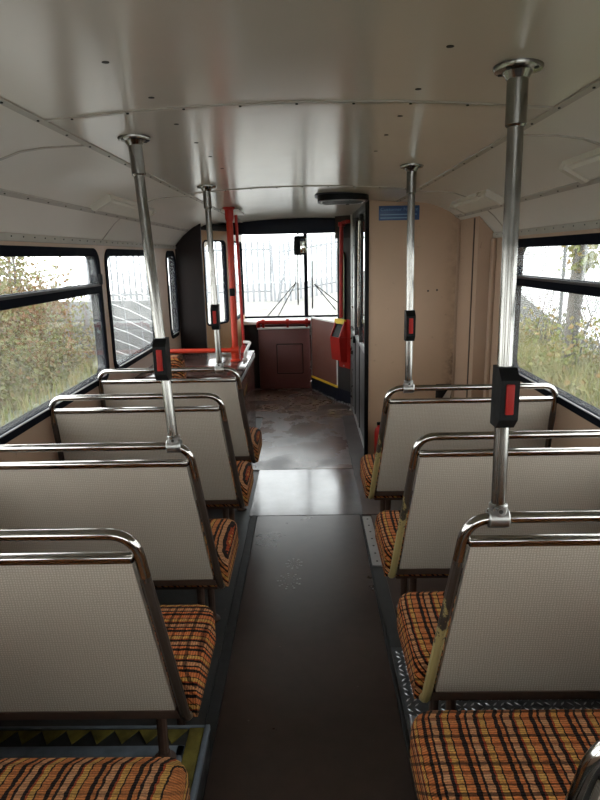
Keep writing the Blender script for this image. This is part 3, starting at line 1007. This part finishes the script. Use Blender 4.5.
# black oval ventilator under the ceiling
hv = thing('ceiling_ventilator', (0.27, 4.2, 1.93), 'flat black oval ventilator under the ceiling before the cab', 'ventilator')
def oval(cx, cy, rx, ry, n=28):
    return [(cx + rx * math.copysign(abs(math.cos(2 * math.pi * k / n)) ** 0.6, math.cos(2 * math.pi * k / n)), cy + ry * math.copysign(abs(math.sin(2 * math.pi * k / n)) ** 0.6, math.sin(2 * math.pi * k / n))) for k in range(n)]
obj('body', MB().prism(oval(0.26, 4.19, 0.165, 0.20), lambda p: (p[0], p[1], 1.878), lambda p: (p[0], p[1], 1.934)), 'black', hv)
obj('rim', MB().prism(oval(0.26, 4.19, 0.185, 0.225), lambda p: (p[0], p[1], 1.915), lambda p: (p[0], p[1], 1.927)), 'navy', hv)
obj('bezel', MB().tube([(p[0], p[1], 1.879) for p in oval(0.26, 4.19, 0.14, 0.17)], 0.006, 6, closed=True), 'steel', hv)

# ------------------------------------------------------------------ cab side: partition, screen, door, plinth
cp = thing('cab_partition', (0.465, 5.25, 0), 'grey framed glass and panel partition beside the cab', 'partition')
obj('lower_panel', MB().bbox((0.458, BY + 0.04, 0.02), (0.478, 6.05, 0.78), 0.003), 'midgrey', cp)
obj('kick_strip', MB().bbox((0.452, BY + 0.04, 0.0005), (0.458, 6.05, 0.05), 0.002), 'alu', cp)
obj('mid_rail', MB().bbox((0.452, BY + 0.04, 0.78), (0.484, 6.05, 0.81), 0.004), 'alu', cp)
obj('top_rail', MB().bbox((0.452, BY + 0.04, 1.86), (0.484, 6.05, 1.91), 0.004), 'greypanel', cp)
for y in (4.53, 5.15, 5.62):
    obj('post', MB().bbox((0.450, y, 0.05), (0.486, y + 0.035, 1.86), 0.005), 'greypanel', cp)
for ya_, yb2 in ((4.565, 5.15), (5.185, 5.62), (5.655, 6.05)):
    obj('pane', MB().box((0.465, ya_, 0.81), (0.470, yb2, 1.86)), 'glass_clear', cp)
obj('stay_tube', MB().tube([(0.44, 5.0, 1.80), (0.44, 5.08, 1.4), (0.44, 5.08, 0.95)], 0.012, 10), 'chrome', cp)
obj('strap', MB().bbox((0.432, 5.60, 0.74), (0.449, 5.67, 0.80), 0.004), 'black', cp)
gp = thing('grab_pole', (0.47, 6.02, 0), 'thick satin steel upright at the cab corner beside the red bin', 'pole')
obj('tube', MB().tube(rounded([(0.452, 5.97, 0.06), (0.452, 5.97, 1.80), (0.452, 6.0, 1.93)], 0.06), 0.017, 14), 'steel', gp)
obj('foot', MB().lathe([(0.03, 0.0045), (0.03, 0.012), (0.02, 0.02), (0.02, 0.06)], (0.452, 5.97, 0), 16), 'steel', gp)

A_, B_, C_ = Vector((0.05, 6.96, 0)), Vector((0.325, 6.34, 0)), Vector((0.478, 6.06, 0))
def along(P, Q):
    d = (Q - P)
    L = d.length
    d = d / L
    n = Vector((d.y, -d.x, 0))           # towards the passengers (-x, -y side)
    if n.y > 0: n = -n
    return d, n, L
def slab(P, Q, u0, u1, z0, z1, d0, d1, mb=None):
    d, n, L = along(P, Q)
    mb = mb or MB()
    c = []
    for z in (z0, z1):
        for u, h in ((u0, d0), (u1, d0), (u1, d1), (u0, d1)):
            p = P + d * u + n * h
            c.append((p.x, p.y, z))
    return mb.add(c, [(0, 3, 2, 1), (4, 5, 6, 7), (0, 1, 5, 4), (1, 2, 6, 5), (2, 3, 7, 6), (3, 0, 4, 7)])
L1 = (B_ - A_).length
L2 = (C_ - B_).length
pl = thing('cab_plinth', tuple((A_ + C_) / 2), 'dark navy kick plinth under the cab door, frayed along the floor', 'plinth')
obj('plinth_board', slab(A_, B_, 0, L1, 0.0, 0.155, -0.03, 0.0), 'navy', pl, smooth=False)
obj('plinth_board', slab(B_, C_, 0, L2, 0.0, 0.155, -0.03, 0.0), 'navy', pl, smooth=False)
fz = MB()
for (P, Q, L) in ((A_, B_, L1), (B_, C_, L2)):
    u = 0.02
    while u < L - 0.03:
        w = random.uniform(0.012, 0.03)
        slab(P, Q, u, u + w, 0.004, random.uniform(0.014, 0.03), 0.0, 0.006, fz)
        u += w + random.uniform(0.008, 0.03)
obj('torn_sealant', fz, 'alu', pl, smooth=False, kind='stuff')
cd = thing('door_1', tuple((A_ + B_) / 2), 'brown half-height cab door with pale metal edging', None, kind='structure')
obj('door_panel', slab(A_, B_, 0.012, L1 - 0.012, 0.175, 0.84, -0.026, 0.0), 'browndoor', cd, smooth=False)
obj('edging', slab(A_, B_, 0.0, 0.016, 0.16, 0.85, -0.03, 0.004), 'alu', cd, smooth=False)
obj('edging', slab(A_, B_, L1 - 0.022, L1, 0.16, 0.85, -0.03, 0.004), 'white', cd, smooth=False)
obj('edging', slab(A_, B_, 0.016, L1 - 0.022, 0.84, 0.858, -0.03, 0.004), 'white', cd, smooth=False)
obj('yellow_edge', slab(A_, B_, 0.0, L1, 0.155, 0.178, -0.03, 0.008), 'yellow_bright', cd, smooth=False)
for z in (0.30, 0.70):
    obj('hinge', slab(A_, B_, -0.012, 0.012, z - 0.05, z + 0.05, 0.004, 0.012), 'steel', cd, smooth=False)
sc_ = thing('cab_screen', tuple((B_ + C_) / 2), 'dark full-height screen panel behind the red bin', 'screen')
obj('board', slab(B_, C_, 0, L2, 0.155, 1.93, -0.025, 0.0), 'greypanel', sc_, smooth=False)
obj('head_board', slab(B_, C_, -0.02, L2, 1.70, 1.92, 0.0, 0.012), 'darkpanel', sc_, smooth=False)
dB, nB, _ = along(B_, C_)
def onscreen(p, h):
    q = B_ + dB * p[0] + nB * h
    return (q.x, q.y, p[1])
slot = rrect(0.035, 0.165, 0.85, 1.57, 0.06)
wf = obj('slot_window', ring(onscreen, slot, rrect(0.05, 0.15, 0.865, 1.555, 0.045), 0.0, 0.012), 'rubber', sc_)
obj('pane', MB().prism(rrect(0.048, 0.152, 0.863, 1.557, 0.045), lambda p: onscreen(p, 0.001), lambda p: onscreen(p, 0.005)), simple('slot_reflection', (0.2, 0.22, 0.16), 0.12, 0.6, 0.4, 5), wf)
# red upright with bracket
rp = thing('red_handrail', tuple(B_ + dB * 0.12 + nB * 0.05 + Vector((0, 0, 0.92))), 'dark red vertical handrail on the cab screen above the bin', 'handrail')
hp = lambda u, h, z: onscreen((u, z), h)
obj('tube', MB().tube(rounded([hp(0.15, 0.05, 0.92), hp(0.165, 0.05, 1.80), hp(0.17, 0.05, 1.84), hp(0.24, 0.03, 1.85)], 0.04), 0.020, 12), 'red', rp)
obj('bracket', MB().lathe([(0.034, -0.02), (0.034, 0.02)], hp(0.167, 0.05, 1.83), 14), 'red', rp)
obj('bracket', MB().lathe([(0.028, -0.015), (0.028, 0.015)], hp(0.25, 0.03, 1.85), 14), 'red', rp)
# used-ticket bin
bn = thing('ticket_bin', tuple(B_ + dB * 0.13 + nB * 0.06 + Vector((0, 0, 0.40))), 'red used ticket bin with slanted open mouth and yellow strip', 'bin')
def binlift(prof, u0, u1):
    return MB().prism(prof, lambda p: hp(u0, p[0], p[1]), lambda p: hp(u1, p[0], p[1]))
obj('bin_body', binlift([(0.001, 0.46), (0.085, 0.48), (0.105, 0.72), (0.06, 0.72), (0.001, 0.72)], 0.02, 0.20), 'red', bn, smooth=False)
obj('back_plate', binlift([(0.001, 0.40), (0.014, 0.40), (0.014, 0.90), (0.001, 0.90)], 0.05, 0.26), 'red', bn, smooth=False)
obj('side_cheek', binlift([(0.0145, 0.721), (0.105, 0.721), (0.04, 0.88), (0.0145, 0.88)], 0.185, 0.20), 'red', bn, smooth=False)
obj('side_cheek', binlift([(0.0145, 0.721), (0.105, 0.721), (0.04, 0.88), (0.0145, 0.88)], 0.02, 0.035), 'red', bn, smooth=False)
obj('mouth', binlift([(0.015, 0.7205), (0.094, 0.7205), (0.034, 0.85), (0.015, 0.85)], 0.036, 0.184), 'black', bn, smooth=False)
obj('yellow_strip', binlift([(0.015, 0.852), (0.048, 0.852), (0.044, 0.90), (0.015, 0.90)], 0.012, 0.19), 'yellow_bright', bn, smooth=False)
obj('lock', MB().lathe([(0.008, -0.004), (0.008, 0.004)], hp(0.15, 0.02, 0.42), 10, 'y'), 'steel', bn)

# ------------------------------------------------------------------ front end
wf_ = thing('wall_front', (0, Y1, 0), 'dark lower front wall under the windscreen', None, kind='structure')
obj('wall_panel', MB().box((-0.80, Y1, 0), (HW + 0.05, Y1 + 0.04, 0.80)), 'brown', wf_)
obj('wall_panel', MB().box((1.06, Y1, 0.80), (HW + 0.05, Y1 + 0.04, 1.98)), 'darkpanel', wf_)
obj('wall_panel', MB().box((-0.80, Y1, 1.86), (1.06, Y1 + 0.04, 1.99)), 'darkpanel', wf_)
obj('sill_shelf', MB().bbox((-0.80, 7.08, 0.765), (1.19, Y1 - 0.001, 0.80), 0.006), 'white', wf_)
hd = obj('trim_1', MB().bbox((-1.08, 6.60, 1.765), (HW - 0.01, 6.64, zc(0) + 0.02), 0.01), 'navy', base=(0, 6.6, 1.765), kind='structure', label='dark navy header board above the windscreen')
win_n[0] += 1
ws = thing('window_%d' % win_n[0], (0, Y1, 0.80), 'two-piece windscreen at the front of the bus', None, kind='structure')
obj('pane', MB().box((-0.765, Y1 + 0.005, 0.80), (-0.02, Y1 + 0.011, 1.86)), 'glass_clear', ws)
obj('pane', MB().box((0.02, Y1 + 0.005, 0.80), (1.06, Y1 + 0.011, 1.86)), 'glass_clear', ws)
obj('centre_pillar', MB().bbox((-0.024, Y1 - 0.02, 0.80), (0.022, Y1 + 0.03, 1.86), 0.008), 'rubber', ws)
obj('corner_pillar', MB().bbox((-0.815, Y1 - 0.03, 0.0), (-0.762, Y1 + 0.04, 1.95), 0.01), 'navy', ws)
obj('lower_rubber', MB().bbox((-0.765, Y1 - 0.012, 0.80), (1.06, Y1 + 0.02, 0.822), 0.005), 'rubber', ws)

# brown dash front with inset hatch and red rail
dp = thing('dash_panel', (-0.27, 7.05, 0), 'maroon brown dash front with a recessed square hatch', 'panel')
obj('board', MB().bbox((-0.565, 7.03, 0.005), (0.035, 7.07, 0.715), 0.012), 'brown', dp)
obj('side_board', MB().bbox((-0.80, 7.10, 0.005), (-0.567, 7.13, 0.76), 0.006), 'darkpanel', dp)
hz = obj('hatch', MB().bbox((-0.345, 7.020, 0.20), (-0.06, 7.031, 0.53), 0.004), 'brown', dp)
obj('hatch_surround', ring(lambda p, d: (p[0], 7.031 - d, p[1]), rrect(-0.358, -0.047, 0.187, 0.543, 0.012, 2), rrect(-0.349, -0.056, 0.196, 0.534, 0.008, 2), 0.0, 0.006), 'darkpanel', dp)
obj('capping', MB().bbox((-0.575, 7.02, 0.715), (0.04, 7.10, 0.735), 0.006), 'white', dp)
rr = thing('red_handrail', (-0.2, 6.99, 0.735), 'horizontal red handrail on brackets along the dash top', 'handrail')
obj('tube', MB().tube(rounded([(-0.56, 7.05, 0.735), (-0.56, 7.0, 0.80), (-0.50, 7.0, 0.80), (0.225, 7.02, 0.79)], 0.03), 0.024, 12), 'red', rr)
for x in (-0.50, -0.22, 0.0):
    obj('bracket', MB().lathe([(0.036, -0.018), (0.036, 0.018)], (x, 7.0, 0.80), 14, 'x').box((x - 0.012, 7.0, 0.736), (x + 0.012, 7.03, 0.79)), 'red', rr)

# interior mirror
mr = thing('driving_mirror', (-0.05, 6.9, 1.545), 'black framed interior mirror hanging before the windscreen', 'mirror')
obj('housing', MB().bbox((-0.125, 6.88, 1.545), (0.022, 6.93, 1.752), 0.03, 4), 'black', mr)
obj('mirror_face', MB().bbox((-0.055, 6.874, 1.565), (0.010, 6.882, 1.73), 0.003), 'mirrorglass', mr)
obj('arm', MB().tube([(-0.075, 6.91, 1.74), (-0.085, 6.75, 1.86), (-0.085, 6.645, 1.87)], 0.008, 8), 'black', mr)

# wipers outside the glass
def wiper(p0, p1, b0, b1, label):
    Y = Y1 + 0.04
    t = thing('windscreen_wiper', (p0[0], Y, p0[1]), label, 'wiper', 'windscreen wipers')
    obj('arm', MB().tube([(p0[0], Y, p0[1]), (p1[0], Y + 0.02, p1[1])], 0.006, 6), 'black', t)
    obj('arm', MB().tube([(p0[0] + (p1[0] - p0[0]) * 0.02 + 0.13 * (1 if p1[0] > p0[0] else -1), Y, p0[1]), (p1[0], Y + 0.02, p1[1])], 0.006, 6), 'black', t)
    obj('blade', MB().tube([(b0[0], Y + 0.005, b0[1]), (b1[0], Y + 0.005, b1[1])], 0.009, 6), 'black', t)
    return t
wiper((-0.50, 0.80), (-0.115, 1.23), (-0.10, 0.95), (-0.10, 1.60), 'windscreen wiper left of the centre pillar')
wiper((0.50, 0.88), (0.10, 1.20), (0.075, 0.90), (0.085, 1.48), 'windscreen wiper right of the centre pillar')

# dark partition and entrance door on the left
px = [(-HW, 0.005), (-0.955, 0.005), (-0.955, zc(0.955) - 0.008), (-1.03, zc(1.03) - 0.008), (-1.12, zc(1.12) - 0.008), (-HW, zc(1.199) - 0.008)]
obj('entrance_partition', MB().prism(px, lambda p: (p[0], 5.752, p[1]), lambda p: (p[0], 5.79, p[1])), 'darkpanel', base=(-1.08, 5.77, 0), smooth=False, label='dark brown partition between the side windows and the entrance', cat='partition')
def leafdoor(P, Q, n, label):
    P, Q = Vector((P[0], P[1], 0)), Vector((Q[0], Q[1], 0))
    d = Q - P
    L = d.length
    d /= L
    nn = Vector((d.y, -d.x, 0))
    lift = lambda p, h: tuple(P + d * p[0] + nn * h + Vector((0, 0, p[1])))
    t = thing('door_%d' % n, tuple((P + Q) / 2), label, None, kind='structure')
    m0, m1 = (0.035, 0.13) if n == 2 else (0.05, 0.05)
    obj('leaf', plate_with_hole(lift, (0.0, L, 0.005, 1.80), rrect(m0, L - m1, 0.86, 1.71, 0.05), 0.03), 'tan', t, smooth=False)
    obj('glazing_rubber', ring(lift, rrect(m0, L - m1, 0.86, 1.71, 0.05), rrect(m0 + 0.016, L - m1 - 0.016, 0.876, 1.694, 0.035), -0.008, 0.036), 'rubber', t)
    obj('pane', MB().prism(rrect(m0 + 0.015, L - m1 - 0.015, 0.875, 1.695, 0.035), lambda p: lift(p, 0.013), lambda p: lift(p, 0.018)), 'glass', t)
    return t
leafdoor((-1.045, 6.10), (-0.80, 6.62), 2, 'tan framed entrance door leaf with a tall rounded pane')
leafdoor((-0.80, 6.64), (-0.785, 7.44), 3, 'narrow tan entrance door leaf next to the windscreen')
jb = MB().prism([(-HW - 0.03, 5.80), (-1.055, 6.095), (-1.03, 6.12), (-HW, 5.83 + 0.03)], lambda p: (p[0], p[1], 0.0), lambda p: (p[0], p[1], 1.80))
obj('trim_2', jb, 'darkpanel', base=(-1.12, 5.95, 0), smooth=False, kind='structure', label='dark entrance door jamb')
hb = MB().prism([(-HW - 0.05, 5.76), (-0.95, 6.12), (-0.74, 6.62), (-0.70, 7.5), (-HW - 0.05, 7.5)], lambda p: (p[0], p[1], 1.802), lambda p: (p[0], p[1], 1.86))
obj('trim_3', hb, 'darkpanel', base=(-1.0, 6.6, 1.80), smooth=False, kind='structure', label='dark panel over the entrance door')

# laminate box over the front wheel, its rails and poles
bx = thing('wheel_box', (-0.82, 4.62, 0), 'shiny brown laminate box over the front wheel', 'box')
obj('body', MB().bbox((-1.19, 4.12, 0.005), (-0.462, 5.22, 0.725), 0.006), 'brownshiny', bx)
obj('top_board', MB().bbox((-1.19, 4.10, 0.725), (-0.45, 5.24, 0.745), 0.006), 'brownshiny', bx)
obj('edge_strip', MB().bbox((-0.4615, 4.12, 0.69), (-0.450, 5.22, 0.7245), 0.003), 'alu', bx)
rpz = thing('red_pole', (-0.555, 4.70, 0.745), 'thick orange-red upright pole rising from the laminate box', 'pole')
obj('tube', MB().tube([(-0.555, 4.70, 0.76), (-0.555, 4.70, 1.90)], 0.025, 16), 'orange_red', rpz)
obj('foot', MB().lathe([(0.042, 0.7455), (0.042, 0.757), (0.033, 0.765), (0.033, 0.81)], (-0.555, 4.70, 0), 16), 'orange_red', rpz)
obj('ceiling_socket', MB().lathe([(0.027, 1.80), (0.033, 1.82), (0.033, 1.88), (0.045, 1.89), (0.045, zc(0.555) - 0.001)], (-0.555, 4.70, 0), 16), 'red', rpz)
obj('tee_joint', MB().lathe([(0.034, -0.03), (0.034, 0.03)], (-0.555, 4.70, 0.83), 16, 'x'), 'orange_red', rpz)
obj('cross_rail', MB().tube([(-0.56, 4.70, 0.83), (-1.185, 4.70, 0.83)], 0.018, 12), 'orange_red', rpz)
obj('knob', MB().bbox((-0.575, 4.655, 1.25), (-0.535, 4.675, 1.31), 0.008), 'black', rpz)
tp = thing('red_pole', (-0.545, 5.15, 0.745), 'thin dark red upright pole nearer the windscreen', 'pole')
obj('tube', MB().tube([(-0.535, 5.14, 0.75), (-0.555, 5.14, 1.885)], 0.0125, 12), 'red', tp)
obj('foot', MB().lathe([(0.03, 0.7455), (0.03, 0.76), (0.02, 0.80)], (-0.535, 5.14, 0), 14), 'red', tp)
obj('ceiling_bar', MB().bbox((-0.62, 4.74, zc(0.55) - 0.03), (-0.49, 5.18, zc(0.55) - 0.012), 0.004), 'white', tp)
wrl = thing('white_handrail', (-0.5, 4.95, 0.745), 'short white handrail along the edge of the laminate box', 'handrail')
obj('tube', MB().tube(rounded([(-0.485, 4.74, 0.75), (-0.485, 4.76, 0.80), (-0.475, 5.10, 0.835), (-0.535, 5.11, 0.838)], 0.03), 0.012, 10), 'white', wrl)
obj('foot', MB().lathe([(0.022, 0.7455), (0.022, 0.756)], (-0.485, 4.74, 0), 12), 'white', wrl)

# loose seat squab standing on end between the last seat and the box
sq = thing('loose_cushion', (-0.825, 3.99, 0.003), 'spare tartan seat cushion standing on end behind the furthest left seat', 'cushion')
cu = MB()
cu.bbox((-0.065, -0.085, 0.0), (0.065, 0.085, 0.905), 0.045, 5)
Rm = Matrix.Translation((-0.825, 3.99, 0.003)) @ Matrix.Rotation(math.radians(-4), 4, 'Y')
cu.v = [tuple(Rm @ Vector(p)) for p in cu.v]
obj('cushion_cover', cu, 'moq_x', sq)
ccx = MB().bbox((-0.072, -0.07, 0.03), (-0.064, 0.07, 0.87), 0.004)
ccx.v = [tuple(Rm @ Vector(p)) for p in ccx.v]
obj('backing_board', ccx, 'browntrim', sq)

# ------------------------------------------------------------------ outside
def gz(x, y):
    # level by the bus, banked up ahead; on the left the bank starts behind the low wall
    q = max(0.0, min(1.0, (-2.5 - x) / 1.0))
    ys = 8.5 + 6.9 * q
    t = max(0.0, min(1.0, (y - ys) / (17.6 - ys)))
    t = t * t * (3 - 2 * t)
    k = max(0.0, min(1.0, (x + 9.0) / 1.5)) * max(0.0, min(1.0, (7.0 - x) / 2.0))
    return -0.95 + t * k * (1.2 + 0.155 * min(5.5, max(0.0, x + 0.5)))
gm = MB()
nx, ny = 60, 60
vv, ff = [], []
for j in range(ny + 1):
    for i in range(nx + 1):
        x, y = -14 + 22 * i / nx, -10 + 40 * j / ny
        vv.append((x, y, gz(x, y)))
for j in range(ny):
    for i in range(nx):
        a = j * (nx + 1) + i
        ff.append((a, a + 1, a + nx + 2, a + nx + 1))
gm.add(vv, ff)
obj('ground', gm, 'ground', kind='structure', label='pale hard standing around the bus')
for s, lab in ((-1, 'grassy verge outside the left windows'), (1, 'grassy verge outside the right windows')):
    a, b = sorted((s * 4.6, s * 13)) if s < 0 else (2.9, 7.9)
    obj('verge', MB().box((a, -8, -0.99), (b, 14.9, -0.935)), 'verge', base=((a + b) / 2, 4, -0.95), label=lab, cat='verge')

# palisade fence ahead: two runs
def palisade(x0, x1, y0, y1, z0, z1, h, pitch, label, lean=0.0):
    t = thing('palisade_fence', (x0, y0, z0), label, 'fence')
    L = math.hypot(x1 - x0, y1 - y0)
    ang = math.atan2(y1 - y0, x1 - x0)
    w = 0.07
    pb = MB()
    prof = [(-w / 2, 0), (w / 2, 0), (w / 2, h - 0.09), (0.3 * w, h - 0.02), (0.0, h), (-0.3 * w, h - 0.02), (-w / 2, h - 0.09)]
    pb.prism(prof, lambda p: (p[0], -0.012 + abs(p[0]) * 0.4, p[1]), lambda p: (p[0], 0.0 + abs(p[0]) * 0.4, p[1]))
    me = mesh_of('pale', pb, 'pale', smooth=False)
    n = int(L / pitch)
    for k in range(n + 1):
        q = k / n
        inst('pale', me, t, ((x1 - x0) * q, (y1 - y0) * q, (z1 - z0) * q), (0, lean + random.uniform(-0.015, 0.015), ang))
    d = Vector((x1 - x0, y1 - y0, z1 - z0))
    for zz in (0.3, h - 0.27):
        a = Vector((x0, y0 + 0.03, z0 + zz))
        obj('rail', MB().tube([a, a + d], 0.028, 4), 'pale', t)
    return t
palisade(-6.4, -1.05, 18.0, 18.0, 0.22, 0.25, 1.76, 0.17, 'straight run of galvanised palisade fence seen left of the windscreen pillar')
palisade(-0.78, 4.5, 17.8, 19.2, 0.22, 1.0, 1.70, 0.155, 'rising run of galvanised palisade fence seen right of the windscreen pillar')
for k, (x, ln, lab) in enumerate(((-0.93, -0.06, 'bent loose pale in the fence gap, leaning left'), (-0.86, 0.22, 'fallen pale in the fence gap, leaning hard to the right'))):
    pm = MB().prism([(-0.035, 0), (0.035, 0), (0.035, 1.62), (0, 1.72), (-0.035, 1.62)], lambda p: (p[0] + 0.10 * math.sin(p[1] * 1.8), 0, p[1]), lambda p: (p[0] + 0.10 * math.sin(p[1] * 1.8), 0.012, p[1]))
    o = obj('loose_pale', pm, 'pale', smooth=False, label=lab, cat='fence pale')
    o.location = (x, 17.85, 0.22)
    o.rotation_euler = (0, ln, 0)
# toppled white mesh panel lying against the fence, seen through the second left window
lp = thing('mesh_panel', (-4.2, 14.75, -0.95), 'toppled white wire panel seen through the second left window', 'mesh panel')
def lpt(x, y, z):
    return (0.02 + (x - 0.02) * 0.868, y - 2.25, max(-0.94, 1.54 + (z - 1.54) * 0.868))
for k in range(9):
    z = 1.70 - k * 0.33
    obj('wire', MB().tube([lpt(-6.0, 17.0, z + 0.16), lpt(-5.0, 17.0, z - 0.22), lpt(-3.9, 16.95, z - 0.78)], 0.014, 5), 'lattice', lp)
for k in range(6):
    x = -5.9 + k * 0.42
    obj('upright', MB().tube([lpt(x, 17.05, -1.3), lpt(x - 0.15, 17.05, 1.75)], 0.015, 5), 'pale', lp)
obj('concrete_wall', MB().bbox((-6.6, 15.0, -0.98), (-3.4, 15.2, 0.55), 0.02), simple('pale_concrete', (0.19, 0.193, 0.195), 0.9, 0, 0.35, 1.2), base=(-5.0, 15.1, -0.95), label='low pale grey concrete wall behind the toppled wire panel', cat='wall')

# chain-link fence on the right
cf = thing('chain_link_fence', (4.6, 9, -0.95), 'chain-link fence beyond the weeds on the right', 'fence')
cm = MB()
H_, p_ = 3.1, 0.085
z0 = -0.95
y = 3.0 - H_
while y < 20:
    for sg_ in (1, -1):
        ya_, yb2 = (y, y + H_) if sg_ > 0 else (y + H_, y)
        za, zb_ = z0, z0 + H_
        cm.tube([(4.6, ya_, za), (4.6, yb2, zb_)], 0.009, 3, caps=False)
    y += p_
obj('wire_mesh', cm, 'wire', cf, kind='stuff', smooth=False)
for yy in (5.2, 8.2, 11.2, 14.2, 17.2):
    obj('post', MB().tube([(4.63, yy, -0.97), (4.63, yy, 2.25)], 0.03, 8), 'pale', cf)

# trunk with ivy
tk = thing('tree_trunk', (4.05, 9.25, -0.95), 'straight grey tree trunk with ivy outside the right window', 'tree')
obj('trunk', MB().tube([(4.0, 9.3, -0.97), (4.02, 9.25, 0.4), (4.05, 9.22, 1.9), (4.1, 9.2, 4.5)], [0.12, 0.10, 0.095, 0.08], 12), 'bark', tk)

def leaves(n, pos, size, flat=0.0):
    mb = MB()
    for _ in range(n):
        c = pos()
        if c is None:
            continue
        sz = random.uniform(*size)
        a = Vector((random.gauss(0, 1), random.gauss(0, 1), random.gauss(0, 1))).normalized()
        b = a.orthogonal().normalized()
        b = (b * math.cos(random.uniform(0, 6.28)) + a.cross(b) * math.sin(random.uniform(0, 6.28))).normalized()
        w = a.cross(b).normalized() * sz * 0.5
        c = Vector(c)
        mb.add([c - b * sz * 0.55, c + w + a * sz * 0.1, c + b * sz * 0.55, c - w + a * sz * 0.1], [(0, 1, 2, 3)])
    return mb
def blades(n, pos, hgt, lean=0.35, w=0.012):
    mb = MB()
    for _ in range(n):
        x, y, z = pos()
        h = random.uniform(*hgt)
        a = random.uniform(0, 6.283)
        d = Vector((math.cos(a), math.sin(a), 0))
        s_ = Vector((-d.y, d.x, 0)) * w
        l = random.uniform(0.1, lean) * h
        p0 = Vector((x, y, z))
        p1 = p0 + Vector((0, 0, h * 0.6)) + d * l * 0.35
        p2 = p0 + Vector((0, 0, h)) + d * l
        mb.add([p0 - s_, p0 + s_, p1 + s_ * 0.8, p1 - s_ * 0.8, p2], [(0, 1, 2, 3), (3, 2, 4)])
    return mb
obj('ivy', leaves(260, lambda: (4.05 + random.gauss(0, 0.13), 9.2 + random.gauss(0, 0.13), random.uniform(1.25, 2.1)), (0.06, 0.13)), 'leaf_weed', tk, smooth=False, kind='stuff')

def scrub_pos():
    x = -random.uniform(5.0, 9.0)
    y = random.uniform(7.0, 14.6)
    hmax = 2.6 + 0.4 * math.sin(y * 1.3) + 0.3 * math.sin(y * 3.1 + x)
    return (x, y, -0.95 + random.random() ** 1.45 * hmax * min(1, (abs(x) - 4.7) / 0.9))
obj('scrub', leaves(52000, scrub_pos, (0.035, 0.09)), 'leaf_scrub', smooth=False, kind='stuff', label='tangled autumn scrub outside the left windows', cat='scrub')
def rust_pos():
    return (-random.uniform(5.3, 6.6), min(14.4, random.gauss(12.4, 0.8)), random.gauss(0.45, 0.36))
obj('rust_bramble', leaves(5200, rust_pos, (0.035, 0.08)), 'leaf_rust', smooth=False, kind='stuff', label='rust coloured bramble patch in the left scrub', cat='bramble')
obj('verge_grass_left', blades(1100, lambda: (-random.uniform(4.7, 5.5), random.uniform(7, 14.4), -0.94), (0.08, 0.35)), 'grass', smooth=False, kind='stuff', label='rough grass before the left scrub', cat='grass')
bpy.data.objects['verge_grass_left'].name = 'rough_grass'
# bare saplings and twigs
def sapling(x, y, h, label):
    t = thing('bare_sapling', (x, y, -0.95), label, 'sapling', 'bare saplings in the left scrub')
    pts = [(x, y, -0.96)]
    cx, cy = x, y
    for k in range(1, 6):
        cx += random.uniform(-0.12, 0.12)
        cy += random.uniform(-0.12, 0.12)
        pts.append((cx, cy, -0.96 + h * k / 5))
    obj('stem', MB().tube(pts, [0.035, 0.03, 0.025, 0.02, 0.014, 0.006], 6), 'twig', t)
    br = MB()
    for k in range(46):
        z = random.uniform(0.25, 0.95)
        i = min(4, int(z * 5))
        f = z * 5 - i
        p = Vector(pts[i]).lerp(Vector(pts[i + 1]), f)
        a = random.uniform(0, 6.28)
        l = random.uniform(0.3, 0.9)
        q = p + Vector((math.cos(a) * l * 0.6, math.sin(a) * l * 0.6, l))
        br.tube([p, p.lerp(q, 0.5) + Vector((random.uniform(-0.05, 0.05), random.uniform(-0.05, 0.05), 0.03)), q], [0.010, 0.007, 0.003], 4)
    obj('twigs', br, 'twig', t, kind='stuff')
    obj('leaves', leaves(420, lambda: (x + random.gauss(0, 0.45), y + random.gauss(0, 0.45), random.uniform(0.6, -0.6 + h)), (0.04, 0.08)), 'leaf_scrub', t, smooth=False, kind='stuff')
for k in range(16):
    sapling(-random.uniform(5.8, 9.5), 7.6 + k * 0.42 + random.uniform(-0.3, 0.3), random.uniform(3.6, 5.0), 'thin bare sapling rising from the scrub outside the left windows')
sk = MB()
obj('fallen_stick', MB().tube([(-5.7, 12.6, 0.15), (-5.6, 13.0, 0.42), (-5.5, 13.6, 0.62)], [0.02, 0.016, 0.01], 6), 'twig', base=(-5.6, 13, 0.1), label='pale bent stick poking out of the left scrub', cat='stick')

# weeds on the right
def weed_pos():
    return (random.uniform(3.1, 4.55), random.uniform(6.0, 13.5), -0.94)
obj('long_grass', blades(9000, weed_pos, (0.3, 1.1), 0.6), 'grass', smooth=False, kind='stuff', label='long pale grass growing along the right-hand fence', cat='grass')
def weedleaf():
    x = random.uniform(3.2, 5.2)
    y = random.uniform(6.0, 14.5)
    return (x, y, -0.95 + random.random() * (1.0 + 0.35 * math.sin(y * 2.3) + 0.25 * math.sin(y * 5.1 + 1)))
obj('weeds', leaves(22000, weedleaf, (0.035, 0.085)), 'leaf_weed', smooth=False, kind='stuff', label='tangled weeds along the right-hand chain-link fence', cat='weeds')
bs = MB()
for k in range(70):
    y = random.uniform(6.5, 14.0)
    x = random.uniform(4.0, 5.0)
    z = -0.9
    h = random.uniform(1.2, 2.0)
    a = random.uniform(0, 6.28)
    bs.tube([(x, y, z), (x + 0.15 * math.cos(a), y + 0.2 * math.sin(a), z + h * 0.6), (x + 0.4 * math.cos(a), y + 0.55 * math.sin(a), z + h)], [0.010, 0.008, 0.003], 4)
obj('dry_stems', bs, 'bark', kind='stuff', label='dry dark stems sticking out of the right-hand weeds', cat='stems')
